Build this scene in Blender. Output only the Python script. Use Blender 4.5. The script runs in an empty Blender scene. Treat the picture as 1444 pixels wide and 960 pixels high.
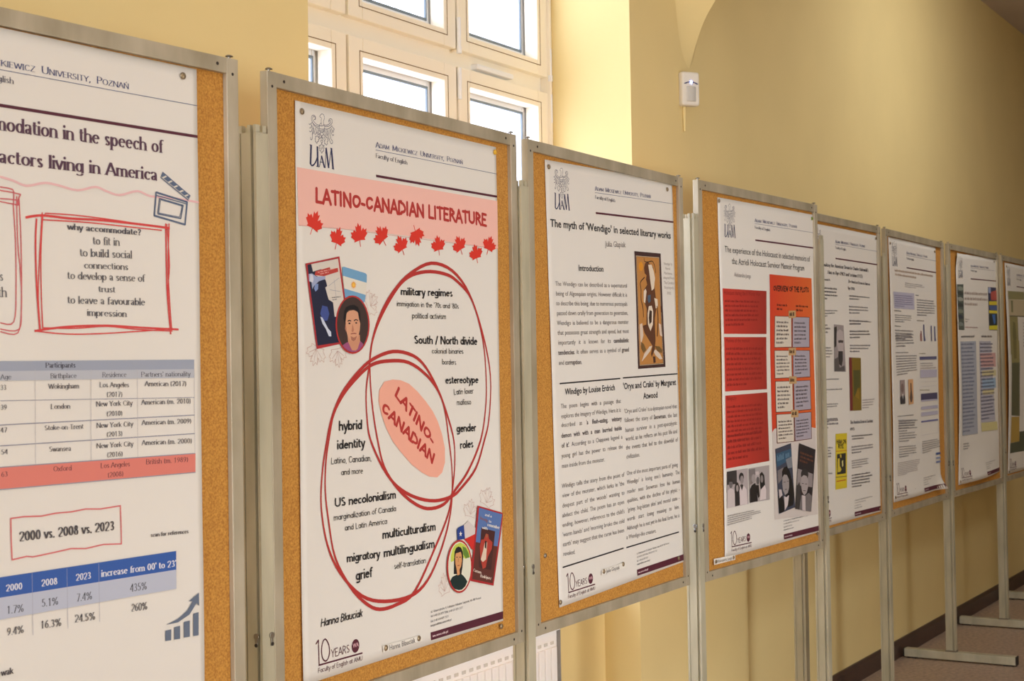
import bpy, bmesh, math, random
from mathutils import Vector, Matrix, geometry, noise
random.seed(7)
sc = bpy.context.scene
C = sc.collection
EYE = 1.276
# ---------------------------------------------------------------- camera
cam = bpy.data.cameras.new('camera'); cam.sensor_width = 36; cam.lens = 52.83; cam.clip_start = .05
co = bpy.data.objects.new('camera', cam); C.objects.link(co); sc.camera = co
Rv, Uv, Fv = Vector((.51671405, -.85599726, -.01659169)), Vector((-.00660273, -.02336283, .99970525)), Vector((.85613258, .51645219, .01772383))
co.matrix_world = Matrix(((Rv.x, Uv.x, -Fv.x, 0), (Rv.y, Uv.y, -Fv.y, 0), (Rv.z, Uv.z, -Fv.z, EYE), (0, 0, 0, 1)))
cam.dof.use_dof = True; cam.dof.focus_distance = 3.2; cam.dof.aperture_fstop = 14.0
# ---------------------------------------------------------------- light
w = bpy.data.worlds.new('sky'); sc.world = w; w.use_nodes = True
bg = w.node_tree.nodes['Background']; bg.inputs[0].default_value = (.80, .88, 1.10, 1); bg.inputs[1].default_value = 5.0
sc.view_settings.view_transform = 'Standard'; sc.view_settings.look = 'None'
sc.view_settings.exposure = 0.36; sc.view_settings.gamma = 1
def area(name, loc, target, sx, sy, power, col, portal=False):
    l = bpy.data.lights.new(name, 'AREA'); l.shape = 'RECTANGLE'; l.size = sx; l.size_y = sy; l.energy = power; l.color = col
    o = bpy.data.objects.new(name, l); C.objects.link(o); o.location = loc
    o.rotation_euler = (Vector(target) - Vector(loc)).to_track_quat('-Z', 'Y').to_euler()
    if portal: l.cycles.is_portal = True
    return o
area('window_portal', (3.16, 2.40, 1.85), (3.16, 0, 1.85), 1.5, 2.5, 10, (1, 1, 1), True)
area('lamp_light', (1.0, -.5, 3.12), (1.0, -.5, 0), 1.4, .8, 11, (.91, 1, 1.13))
area('lamp_light', (4.6, -.5, 3.12), (4.6, -.5, 0), 1.4, .8, 11, (.92, 1, 1.12))
area('lamp_light', (8.6, -.8, 3.12), (8.6, -.8, 0), 1.4, .8, 7, (.96, 1, 1.06))
_l = area('low_fill_light', (2.7, -2.5, .75), (3.1, 2.0, .3), 1.4, 1.2, 18, (.95, 1, 1.08))  # added low fill, brightens the radiator and niche under the boards
_l.data.spread = math.radians(95)
_l = area('upper_wall_fill_light', (6.4, .75, 3.10), (6.75, 1.95, 2.05), 1.2, .3, 6.8, (1, 1, 1.0)); _l.data.spread = math.radians(140)  # unseen added light that makes the bright hump on the far upper wall
area('daylight_of_next_window', (-1.6, 1.8, 1.9), (1.5, .2, 1.2), 1.4, 1.9, 100, (.92, 1, 1.14))
area('daylight_of_corridor_end', (-3.6, -1.0, 1.8), (4, 0, 1.3), 2.2, 2.2, 44, (.90, 1, 1.18))
# ---------------------------------------------------------------- materials
MATS = {}
def lin(c): return tuple((v / 255 / 12.92 if v / 255 <= .04045 else ((v / 255 + .055) / 1.055) ** 2.4) for v in c)
def mat(name, rgb, rough=.7, metal=0, nscale=None, namt=.12, bump=0, coords='Object', spec=.5, stretch=None, dark=None):
    if name in MATS: return MATS[name]
    m = bpy.data.materials.new(name); m.use_nodes = True; nt = m.node_tree; N = nt.nodes; L = nt.links
    b = N['Principled BSDF']; b.inputs['Roughness'].default_value = rough; b.inputs['Metallic'].default_value = metal
    b.inputs['Specular IOR Level'].default_value = spec
    c = lin(rgb) + (1,)
    b.inputs['Base Color'].default_value = c
    if nscale:
        tc = N.new('ShaderNodeTexCoord'); mp = N.new('ShaderNodeMapping'); L.new(tc.outputs[coords], mp.inputs[0])
        if stretch: mp.inputs['Scale'].default_value = stretch
        n = N.new('ShaderNodeTexNoise'); n.inputs['Scale'].default_value = nscale; n.inputs['Detail'].default_value = 5; L.new(mp.outputs[0], n.inputs[0])
        r = N.new('ShaderNodeValToRGB'); L.new(n.outputs[0], r.inputs[0])
        r.color_ramp.elements[0].position = .3; r.color_ramp.elements[1].position = .7
        d = lin(dark) if dark else tuple(v * (1 - namt) for v in c[:3])
        r.color_ramp.elements[0].color = tuple(d) + (1,); r.color_ramp.elements[1].color = tuple(min(1, v * (1 + namt * .6)) for v in c[:3]) + (1,)
        L.new(r.outputs[0], b.inputs['Base Color'])
        if bump:
            bp = N.new('ShaderNodeBump'); bp.inputs['Strength'].default_value = bump; bp.inputs['Distance'].default_value = .002
            L.new(n.outputs[0], bp.inputs['Height']); L.new(bp.outputs[0], b.inputs['Normal'])
    MATS[name] = m; return m
WALL = mat('yellow wall paint', (234, 211, 150), .75, nscale=3, namt=.03, bump=.05, spec=.25)
WHITEPLASTER = mat('vault paint', (214, 200, 190), .8, nscale=3, namt=.03)
FLOORM = mat('speckled lino floor', (176, 150, 128), .45, nscale=60, namt=.35)
BASEM = mat('dark brown baseboard', (70, 48, 40), .4, nscale=20, namt=.2)
WOOD = mat('cream window paint', (255, 246, 228), .35, nscale=4, namt=.02)
WOUT = mat('white window paint', (245, 246, 248), .4)
SEAL = mat('window seal', (138, 112, 74), .7)
CORK = mat('cork', (206, 150, 64), .85, nscale=300, dark=(168, 108, 38), bump=.3)
_n = CORK.node_tree.nodes
METAL = mat('aged aluminium', (190, 178, 154), .45, .25, nscale=14, dark=(160, 148, 122), stretch=(1, 1, .35), bump=.08)
METAL2 = mat('post aluminium', (204, 195, 168), .40, .15, nscale=14, dark=(172, 166, 140), stretch=(1, 1, .25), bump=.08)
STEEL = mat('zinc screw', (150, 142, 128), .35, .8)
DARK = mat('dark recess', (48, 38, 30), .8)
CHROME = mat('bright zinc', (205, 208, 212), .22, .9)
PLASTIC = mat('white plastic', (228, 220, 205), .4)
LENS = mat('milky lens', (196, 192, 184), .3)
RADM = mat('white radiator enamel', (252, 250, 248), .3)
PAPER = mat('poster paper', (232, 226, 216), .55, nscale=2.5, namt=.02)
GLASS = bpy.data.materials.new('window glass'); GLASS.use_nodes = True
_nt = GLASS.node_tree; _nt.nodes.clear(); _o = _nt.nodes.new('ShaderNodeOutputMaterial'); _t = _nt.nodes.new('ShaderNodeBsdfTransparent')
_g = _nt.nodes.new('ShaderNodeBsdfGlossy'); _g.inputs['Roughness'].default_value = .02; _x = _nt.nodes.new('ShaderNodeMixShader'); _x.inputs[0].default_value = .06
_nt.links.new(_t.outputs[0], _x.inputs[1]); _nt.links.new(_g.outputs[0], _x.inputs[2]); _nt.links.new(_x.outputs[0], _o.inputs[0])
def emit(name, rgb, s):
    m = bpy.data.materials.new(name); m.use_nodes = True; b = m.node_tree.nodes['Principled BSDF']
    b.inputs['Emission Color'].default_value = lin(rgb) + (1,); b.inputs['Emission Strength'].default_value = s; return m
# ---------------------------------------------------------------- helpers
def link(name, me, parent=None):
    o = bpy.data.objects.new(name, me); C.objects.link(o)
    if parent: o.parent = parent
    return o
def tag(o, label=None, cat=None, group=None, kind=None):
    if label: o['label'] = label
    if cat: o['category'] = cat
    if group: o['group'] = group
    if kind: o['kind'] = kind
    return o
def thing(name, label, cat, loc=(0, 0, 0), rz=0, group=None):
    o = bpy.data.objects.new(name, None); C.objects.link(o); o.empty_display_size = .05
    o.location = loc; o.rotation_euler = (0, 0, rz); return tag(o, label, cat, group)
class MB:
    def __init__(s): s.v = []; s.f = []; s.m = []
    def box(s, x0, x1, y0, y1, z0, z1, mi=0):
        b = len(s.v); s.v += [(x, y, z) for z in (z0, z1) for y in (y0, y1) for x in (x0, x1)]
        for q in ((0, 2, 3, 1), (4, 5, 7, 6), (0, 1, 5, 4), (2, 6, 7, 3), (0, 4, 6, 2), (1, 3, 7, 5)): s.f.append([b + i for i in q]); s.m.append(mi)
        return s
    def quad(s, *p, mi=0):
        b = len(s.v); s.v += [tuple(q) for q in p]; s.f.append(list(range(b, b + len(p)))); s.m.append(mi); return s
    def cyl(s, c, axis, r, h, n=16, r2=None, mi=0):
        r2 = r if r2 is None else r2; c = Vector(c); a = Vector(axis).normalized(); e = a.orthogonal().normalized(); g = a.cross(e); b = len(s.v)
        for k, (rr, hh) in enumerate(((r, 0), (r2, h))):
            for i in range(n):
                t = 2 * math.pi * i / n; s.v.append(tuple(c + a * hh + e * rr * math.cos(t) + g * rr * math.sin(t)))
        s.f.append([b + i for i in range(n)][::-1]); s.f.append([b + n + i for i in range(n)]); s.m += [mi, mi]
        for i in range(n): j = (i + 1) % n; s.f.append([b + i, b + j, b + n + j, b + n + i]); s.m.append(mi)
        return s
    def dome(s, c, axis, r, h, n=12, k=4, mi=0):
        c = Vector(c); a = Vector(axis).normalized(); e = a.orthogonal().normalized(); g = a.cross(e); b = len(s.v)
        for q in range(k):
            t = q / k * math.pi / 2
            for i in range(n):
                u = 2 * math.pi * i / n; s.v.append(tuple(c + a * h * math.sin(t) + (e * math.cos(u) + g * math.sin(u)) * r * math.cos(t)))
        s.v.append(tuple(c + a * h)); top = len(s.v) - 1
        for q in range(k - 1):
            for i in range(n): j = (i + 1) % n; s.f.append([b + q * n + i, b + q * n + j, b + q * n + n + j, b + q * n + n + i]); s.m.append(mi)
        for i in range(n): j = (i + 1) % n; s.f.append([b + (k - 1) * n + i, b + (k - 1) * n + j, top]); s.m.append(mi)
        return s
    def prism(s, pts, z0, z1, mi=0):
        n = len(pts); b = len(s.v); s.v += [(x, y, z0) for x, y in pts] + [(x, y, z1) for x, y in pts]
        s.f.append([b + i for i in range(n)][::-1]); s.f.append([b + n + i for i in range(n)]); s.m += [mi, mi]
        for i in range(n): j = (i + 1) % n; s.f.append([b + i, b + j, b + n + j, b + n + i]); s.m.append(mi)
        return s
    def build(s, name, mats, parent=None, bevel=0, smooth=False, seg=2):
        me = bpy.data.meshes.new(name); me.from_pydata(s.v, [], s.f)
        for m in (mats if isinstance(mats, (list, tuple)) else [mats]): me.materials.append(m)
        me.polygons.foreach_set('material_index', s.m)
        bm = bmesh.new(); bm.from_mesh(me); bmesh.ops.recalc_face_normals(bm, faces=bm.faces)
        if bevel:
            es = [e for e in bm.edges if len(e.link_faces) == 2 and e.calc_face_angle(0) > .6]
            bmesh.ops.bevel(bm, geom=es, offset=bevel, segments=seg, profile=.6, affect='EDGES', clamp_overlap=True)
        bm.to_mesh(me); bm.free()
        if smooth: me.shade_smooth()
        return link(name, me, parent)
def struct(o): return tag(o, kind='structure')
# ================================================================ the setting
XL, XR, YB, YW, YF, ZT = -4.2, 16.0, -2.6, 1.94, 1.958, EYE + 1.915
WX0, WX1, WZ0, WZ1, YG = 2.425, 3.906, .63, 3.02, 2.21
struct(MB().box(XL, XR, YB, 2.6, -.06, 0).build('floor', FLOORM))
struct(MB().box(XL, XR, YB, 3.0, ZT, ZT + .1).build('ceiling', WHITEPLASTER))
struct(MB().box(XL, XR, YB - .1, YB, 0, ZT).build('wall_front', WALL))
struct(MB().box(XL - .1, XL, YB, 3.0, 0, ZT).build('wall_left', WALL))
struct(MB().box(XR, XR + .1, YB, 3.0, 0, ZT).build('wall_right', WALL))
for b_ in ((XL, WX0, YW, 2.6, 0, ZT),                 # left of the window recess
           (WX1, 4.712, YW, 2.6, 0, ZT),              # pier
           (4.712, XR, YF, 2.6, 0, ZT),               # long wall beyond
           (WX0, WX1, YW, 2.6, WZ1, ZT),              # above the recess
           (WX0, WX1, 2.056, 2.6, 0, WZ0 - .03)):     # parapet under the window
    struct(MB().box(*b_).build('wall_back', WALL))
struct(MB().box(WX0 - 0, WX1 + 0, 2.01, 2.28, WZ0 - .03, WZ0).build('trim_1', WOOD, bevel=.006))
# springing of the vault above the pier
sp = MB()
arc = [(4.32, 1.945, .909), (4.321, 1.932, .952), (4.322, 1.914, 1.006), (4.324, 1.889, 1.069), (4.326, 1.849, 1.131), (4.33, 1.79, 1.20), (4.335, 1.69, 1.30), (4.34, 1.54, 1.42), (4.345, 1.30, 1.58), (4.35, .95, 1.76), (4.355, .55, 1.916)]
inn = [(4.31, 1.945, .90), (4.262, 1.943, .952), (4.236, 1.941, 1.006), (4.222, 1.938, 1.069), (4.212, 1.93, 1.131), (4.20, 1.915, 1.20), (4.18, 1.89, 1.30), (4.15, 1.85, 1.42), (4.10, 1.79, 1.58), (4.02, 1.70, 1.76), (3.93, 1.60, 1.916)]
inn = [(a[0], 1.942, a[2]) for a in inn]
def spline(P_, m=5):
    n = len(P_); out = []
    for i in range(n - 1):
        a, b, c, d = P_[max(0, i - 1)], P_[i], P_[i + 1], P_[min(n - 1, i + 2)]
        for k in range(m):
            t = k / m; out.append(tuple(.5 * (2 * b[j] + (c[j] - a[j]) * t + (2 * a[j] - 5 * b[j] + 4 * c[j] - d[j]) * t * t + (3 * b[j] - a[j] - 3 * c[j] + d[j]) * t ** 3) for j in range(3)))
    return out + [tuple(P_[-1])]
inn, arc = spline(inn), spline(arc); nk = 10; m_ = nk + 1
for a, b in zip(inn, arc):
    for k in range(nk + 1):
        t = k / nk; s_ = t ** 1.6
        sp.v.append((a[0] + (b[0] - a[0]) * t, a[1] + (b[1] - a[1]) * s_, a[2] + (b[2] - a[2]) * t + EYE))
for i in range(len(inn) - 1):
    for k in range(nk): sp.f.append([i * m_ + k, i * m_ + k + 1, (i + 1) * m_ + k + 1, (i + 1) * m_ + k]); sp.m.append(0)
web = sp.build('trim_2', WALL, smooth=True); struct(web)
sp = MB(); b0 = len(arc)
for b in arc: sp.v += [(b[0], b[1], b[2] + EYE), (b[0] + .10, 1.962, b[2] + EYE)]
for i in range(b0 - 1): sp.f.append([2 * i, 2 * i + 1, 2 * i + 3, 2 * i + 2]); sp.m.append(0)
struct(sp.build('trim_3', WALL, smooth=True))
bs = MB()
bb = [(YF - .018, 0), (YF + .01, 0), (YF + .01, .072), (YF - .008, .072), (YF - .018, .060)]
n = len(bb)
for x in (4.712, XR): bs.v += [(x, y, z) for y, z in bb]
bs.f = [list(range(n))[::-1], list(range(n, 2 * n))] + [[i, (i + 1) % n, n + (i + 1) % n, n + i] for i in range(n)]; bs.m = [0] * len(bs.f)
struct(bs.build('baseboard_back', BASEM))
bs = MB()
struct(bs.box(XL, WX0, YW - .018, YW + .01, 0, .07).box(WX1, 4.712, YW - .018, YW + .01, 0, .07).build('baseboard_left', BASEM))
# ---------------------------------------------------------------- window: frames, sashes, glazing bars, panes
win = tag(bpy.data.objects.new('window_1', None), kind='structure'); C.objects.link(win); win.location = (0, 0, 0)
def ring(mb, x0, x1, z0, z1, wx, wz, y0, y1, wt=None):
    wt = wz if wt is None else wt
    mb.box(x0, x0 + wx, y0, y1, z0, z1).box(x1 - wx, x1, y0, y1, z0, z1).box(x0 + wx, x1 - wx, y0, y1, z0, z0 + wz).box(x0 + wx, x1 - wx, y0, y1, z1 - wt, z1)
E_ = EYE
fr = MB(); ring(fr, WX0, WX1, WZ0, WZ1, .012, .03, 2.20, 2.44); fr.box(WX0 + .012, WX1 - .012, 2.233, 2.30, E_ + .81, E_ + .875)
for x in (2.914, 3.402): fr.box(x - .02, x + .02, 2.237, 2.298, WZ0 + .03, WZ1 - .03)
fr.build('window_frame', WOOD, win, bevel=.003)
fo = MB(); ring(fo, WX0 + .012, WX1 - .012, WZ0 + .03, WZ1 - .03, .012, .012, 2.305, 2.64); fo.box(WX0 + .024, WX1 - .024, 2.305, 2.33, E_ + .81, E_ + .87); fo.build('outer_frame', WOUT, win)
rows = [(WZ0 + .03, E_ + .817, E_ + .768), (E_ + .863, WZ1 - .03, None)]
cols = [(2.437, 2.909), (2.919, 3.397), (3.407, 3.896)]
for ri, (z0, z1, gt) in enumerate(rows):
    for (x0, x1) in cols:
        s = MB(); top = z1 - gt if gt else .06; bot = .055 if ri == 0 else .045
        ring(s, x0, x1, z0, z1, .058, bot, YG, YG + .045, top)
        s.build('sash', WOOD, win, bevel=.004)
        g = MB(); e = .0022
        ax, bx, az, bz = x0 + .042, x1 - .042, z0 + bot - .016, z1 - top + .016
        g.box(ax, bx, YG - .0008, YG + .001, az, az + e).box(ax, bx, YG - .0008, YG + .001, bz - e, bz).box(ax, ax + e, YG - .0008, YG + .001, az, bz).box(bx - e, bx, YG - .0008, YG + .001, az, bz)
        g.build('seal', SEAL, win)
        MB().box(x0 + .05, x1 - .05, 2.270, 2.274, z0 + .03, z1 - .03).build('pane', GLASS, win)
        s = MB(); ring(s, x0 + .002, x1 - .002, z0 + .002, z1 - .002, .066, .07, 2.262, 2.282, top + .014); s.build('outer_sash', WOUT, win, bevel=.004)
        g = MB(); ring(g, x0 + .066, x1 - .066, z0 + .070, z1 - top - .012, .0045, .007, 2.260, 2.266); g.build('gasket', mat('grey gasket', (120, 132, 140), .6), win)
    for x in (3.402, 3.900):
        h = MB(); zz = z1 - .02 if ri == 0 else z0 + .01
        if ri == 0: h.cyl((x, YG - .006, z1 - .09), (0, 0, 1), .006, .085, 12)
        else: h.cyl((x, YG - .006, z0 + .0), (0, 0, 1), .006, .085, 12).cyl((x, YG - .006, z0 - .012), (0, 0, 1), .0075, .018, 12)
        h.build('hinge', WOUT, win, smooth=False)
v = MB(); v.box(3.505, 3.70, YG + .000, YG + .03, E_ + .826, E_ + .842); v.build('vent', WOUT, win, bevel=.006)
v = MB().cyl((2.462, YG + .02, E_ + .845), (0, -1, 0), .014, .02, 16); v.build('knob', WOUT, win, bevel=.003)
# ---------------------------------------------------------------- radiator
rad = thing('radiator', 'white ribbed panel radiator below the window, seen under the boards', 'radiator', (3.0, 2.0, .1))
r = MB(); zt = E_ - .695 - .1; x0, x1 = -.56, .53
r.box(x0, x1, .004, .035, .02, zt - .012)
x = x0 + .018
r.build('panel', RADM, rad, bevel=.003)
rib = None
while x + .03 < x1:
    if rib is None: rib = MB().box(0, .029, -.003, .006, .05, zt - .055).build('rib', RADM, rad, bevel=.003); o = rib
    else: o = rib.copy(); C.objects.link(o)
    o.location = (x, 0, 0); x += .0333
g = MB(); g.box(x0, x1, -.008, .05, zt - .012, zt); g.build('top_grille', RADM, rad, bevel=.003)
for x in (x1, x0 - .003): MB().box(x, x + .003, -.006, .05, .02, zt - .002).build('side_cover', mat('radiator side', (150, 146, 140), .4), rad)
slot_or_shade = None; x = x0 + .018  # grey dashes put the shade of the embossed rib ends into colour
while x + .03 < x1:
    if slot_or_shade is None: slot_or_shade = MB().box(.003, .019, .002, .0055, zt - .048, zt - .040).build('slot_or_shade', mat('rib shade grey', (214, 210, 202), .6), rad); o = slot_or_shade
    else: o = slot_or_shade.copy(); C.objects.link(o)
    o.location = (x, 0, 0); x += .0333
for x in (-.45, .38): MB().box(x, x + .05, .035, .053, .1, .3).build('bracket', RADM, rad)
for x in (-.50, .48): MB().cyl((x, .012, -.10), (0, 0, 1), .009, .13, 12).build('pipe', RADM, rad)
# ---------------------------------------------------------------- motion detector
det = thing('motion_detector', 'small white motion detector with a blue light high on the yellow wall', 'sensor', (4.275, 1.934, EYE + .798), math.radians(-34))
MB().box(-.032, .032, -.034, -.002, 0, .106).build('housing', PLASTIC, det, bevel=.010, seg=4)
MB().cyl((0, -.0165, .014), (0, 0, 1), .0245, .046, 24).build('lens', LENS, det, bevel=.002)
g = MB()
for i in range(9):
    a0 = -1.0 + i * .25; g.box(.025 * math.sin(a0) - .0035, .025 * math.sin(a0) + .0035, -.0353, -.033, .061 + .011 * math.cos(a0), .0635 + .011 * math.cos(a0))
g.build('slot_or_shade', mat('navy slot', (60, 62, 110), .4), det)
MB().dome((0, -.034, .073), (0, -1, 0), .005, .003).build('indicator_light', emit('blue light', (90, 120, 255), 9), det)
MB().cyl((-.008, -.004, -.075), (0, 0, 1), .0035, .078, 10, .006).build('cable_cover', WALL, det)
# ================================================================ poster boards
IW, IH, FW, FD = .797, 1.033, .025, .016
ZB = EYE - .5605; ZTOP = ZB + IH
def place(b): return Vector((b[0], b[1], ZTOP)), math.radians(b[2])
BOARDS = [(1.004, 1.646, -3.0), (1.939, 1.619, 1.88), (2.844, 1.653, 1.26), (3.749, 1.652, -2.23), (4.652, 1.712, -.9), (5.571, 1.703, .7), (6.471, 1.706, -.6), (7.378, 1.697, 0)]
BL = ['cork poster board nearest the camera, cut off by the left edge, with the accommodation poster',
      'cork poster board carrying the pink Latino-Canadian literature poster',
      'cork poster board carrying the Wendigo poster with a framed picture',
      'cork poster board carrying the poster with orange and red text panels',
      'cork poster board just behind the orange one, its poster has a yellow book cover',
      'cork poster board whose poster has lavender tables and a small bar chart',
      'cork poster board whose poster has a dark strip and a colourful strip of pictures',
      'farthest cork poster board, cut by the right edge, with a sepia green poster']
boards = []
for i, b in enumerate(BOARDS):
    p, a = place(b)
    t = thing('poster_board', BL[i], 'notice board', p, a, 'cork poster boards in a row'); boards.append(t)
    MB().box(-.004, IW + .004, .009, .015, -IH - .004, .004).build('cork_panel', CORK, t)
    for s in (0, 1):
        x0 = -FW if s == 0 else IW
        o = MB().box(x0, x0 + FW, 0, FD, -IH - FW, FW).build('stile', METAL, t, bevel=.0012)
        tx = x0 + FW / 2
        MB().cyl((tx, .007, FW - .001), (0, 0, 1), .0022, .006, 8).dome((tx, .007, FW + .004), (0, 0, 1), .0065, .003, 10, 3).build('rivet', STEEL, o)
        for zz in (0, -IH): MB().cyl((tx, .0004, zz), (0, -1, 0), .0026, .0006, 10).build('screw', DARK, o)
    for s in (0, 1):
        z0 = 0 if s == 0 else -IH - FW
        o = MB().box(0, IW, .0006, FD, z0, z0 + FW).build('rail', METAL, t, bevel=.0012)
        for xx in (.02, IW - .02): MB().cyl((xx, .0008, z0 + FW / 2), (0, -1, 0), .0028, .0006, 10).build('screw', DARK, o)
# ---------------------------------------------------------------- stands
PH = EYE + .392
def stand(name, label, xr, yf, bar=(1.46, 1.925), foot=True, hook=None):
    t = thing(name, label, 'stand', (xr, yf, 0), 0, 'aluminium stands carrying the boards')
    W_, D_ = .030, .040
    g = .0035; prof = [(-W_, 0)]
    prof = [(0, 0), (0, D_), (-W_, D_)]
    for y, w2, d2 in ((.034, .0022, .002), (.0115, .0065, .006)):  # slots in the side facing the camera
        prof += [(-W_, y), (-W_ + d2, y), (-W_ + d2, y - w2), (-W_, y - w2)]
    prof += [(-W_, 0)]
    p = MB().prism(prof, .042, PH)
    p.prism([(0, .018), (.018, .018), (.018, .036), (0, .036)], .042, PH - .004)
    for (x0, x1, y0, y1) in ((-W_, -W_ + .009, .030, .040), (-W_, -W_ + .009, .012, .019), (-W_, -W_ + .010, 0, .006), (-.013, -.004, 0, .008), (-.010, 0, .03, .04)):
        p.box(x0, x1, y0, y1, PH - .0005, PH + .012)
    p.build('post', METAL2, t)
    if foot:
        MB().box(-W_ - .004, .008, bar[0] - yf, bar[1] - yf, .006, .040).build('foot_bar', METAL2, t, bevel=.002)
        for y in (bar[0] - yf - .004, bar[1] - yf): MB().box(-W_ - .005, .009, y, y + .004, .004, .041).build('end_cap', DARK, t, bevel=.001)
        for y in (bar[0] - yf + .01, bar[1] - yf - .05): MB().box(-W_ - .001, .005, y, y + .04, 0, .006).build('rubber_pad', DARK, t)
        MB().box(-W_ - .003, .003, -.003, D_ + .003, .040, .046).build('base_plate', STEEL, t, bevel=.001)
    m = CHROME if hook == 'chrome' else STEEL
    for (x, y, ax) in ((-W_, .012, (-1, 0, 0)), (-.008, 0, (0, -1, 0))):
        hz = EYE - .432; h = MB(); h.cyl((x, y, hz), ax, .0055, .0022, 12)
        if ax[0]: h.box(x - .0022, x, y - .0025, y + .0025, hz - .017, hz - .004)
        else: h.box(x - .0025, x + .0025, y - .0022, y, hz - .017, hz - .004)
        o = h.build('hook', m, t, bevel=.0005)
        k = MB(); k.cyl(Vector((x, y, hz - .014)) + Vector(ax) * .0022, ax, .0032, .0006, 10); k.build('hook_hole', DARK, o)
    return t
stand('board_stand', 'metal stand post between the accommodation poster and the pink literature poster', 1.914, 1.619)
stand('board_stand', 'metal stand post between the pink literature poster and the Wendigo poster', 2.819, 1.653, hook='chrome')
stand('board_stand', 'metal stand post between the Wendigo poster and the orange panel poster', 3.722, 1.653, hook='chrome')
stand('board_stand', 'metal stand post at the right edge of the orange panel board', 4.628, 1.622, (1.36, 1.69))
stand('board_stand', 'metal stand leg seen behind and below the orange panel board', 4.672, 1.712, (1.70, 1.925))
stand('board_stand', 'metal stand post left of the poster with lavender tables', 5.546, 1.703)
stand('board_stand', 'metal stand post right of the lavender tables poster, its foot bar fully visible', 6.446, 1.706)
stand('board_stand', 'metal stand post left of the sepia green poster at the right edge', 7.352, 1.697)
stand('board_stand', 'metal stand post at the left side of the nearest board', .972, 1.646)
stand('board_stand', 'metal stand post beyond the right edge of the farthest board', 8.24, 1.697)
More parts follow.
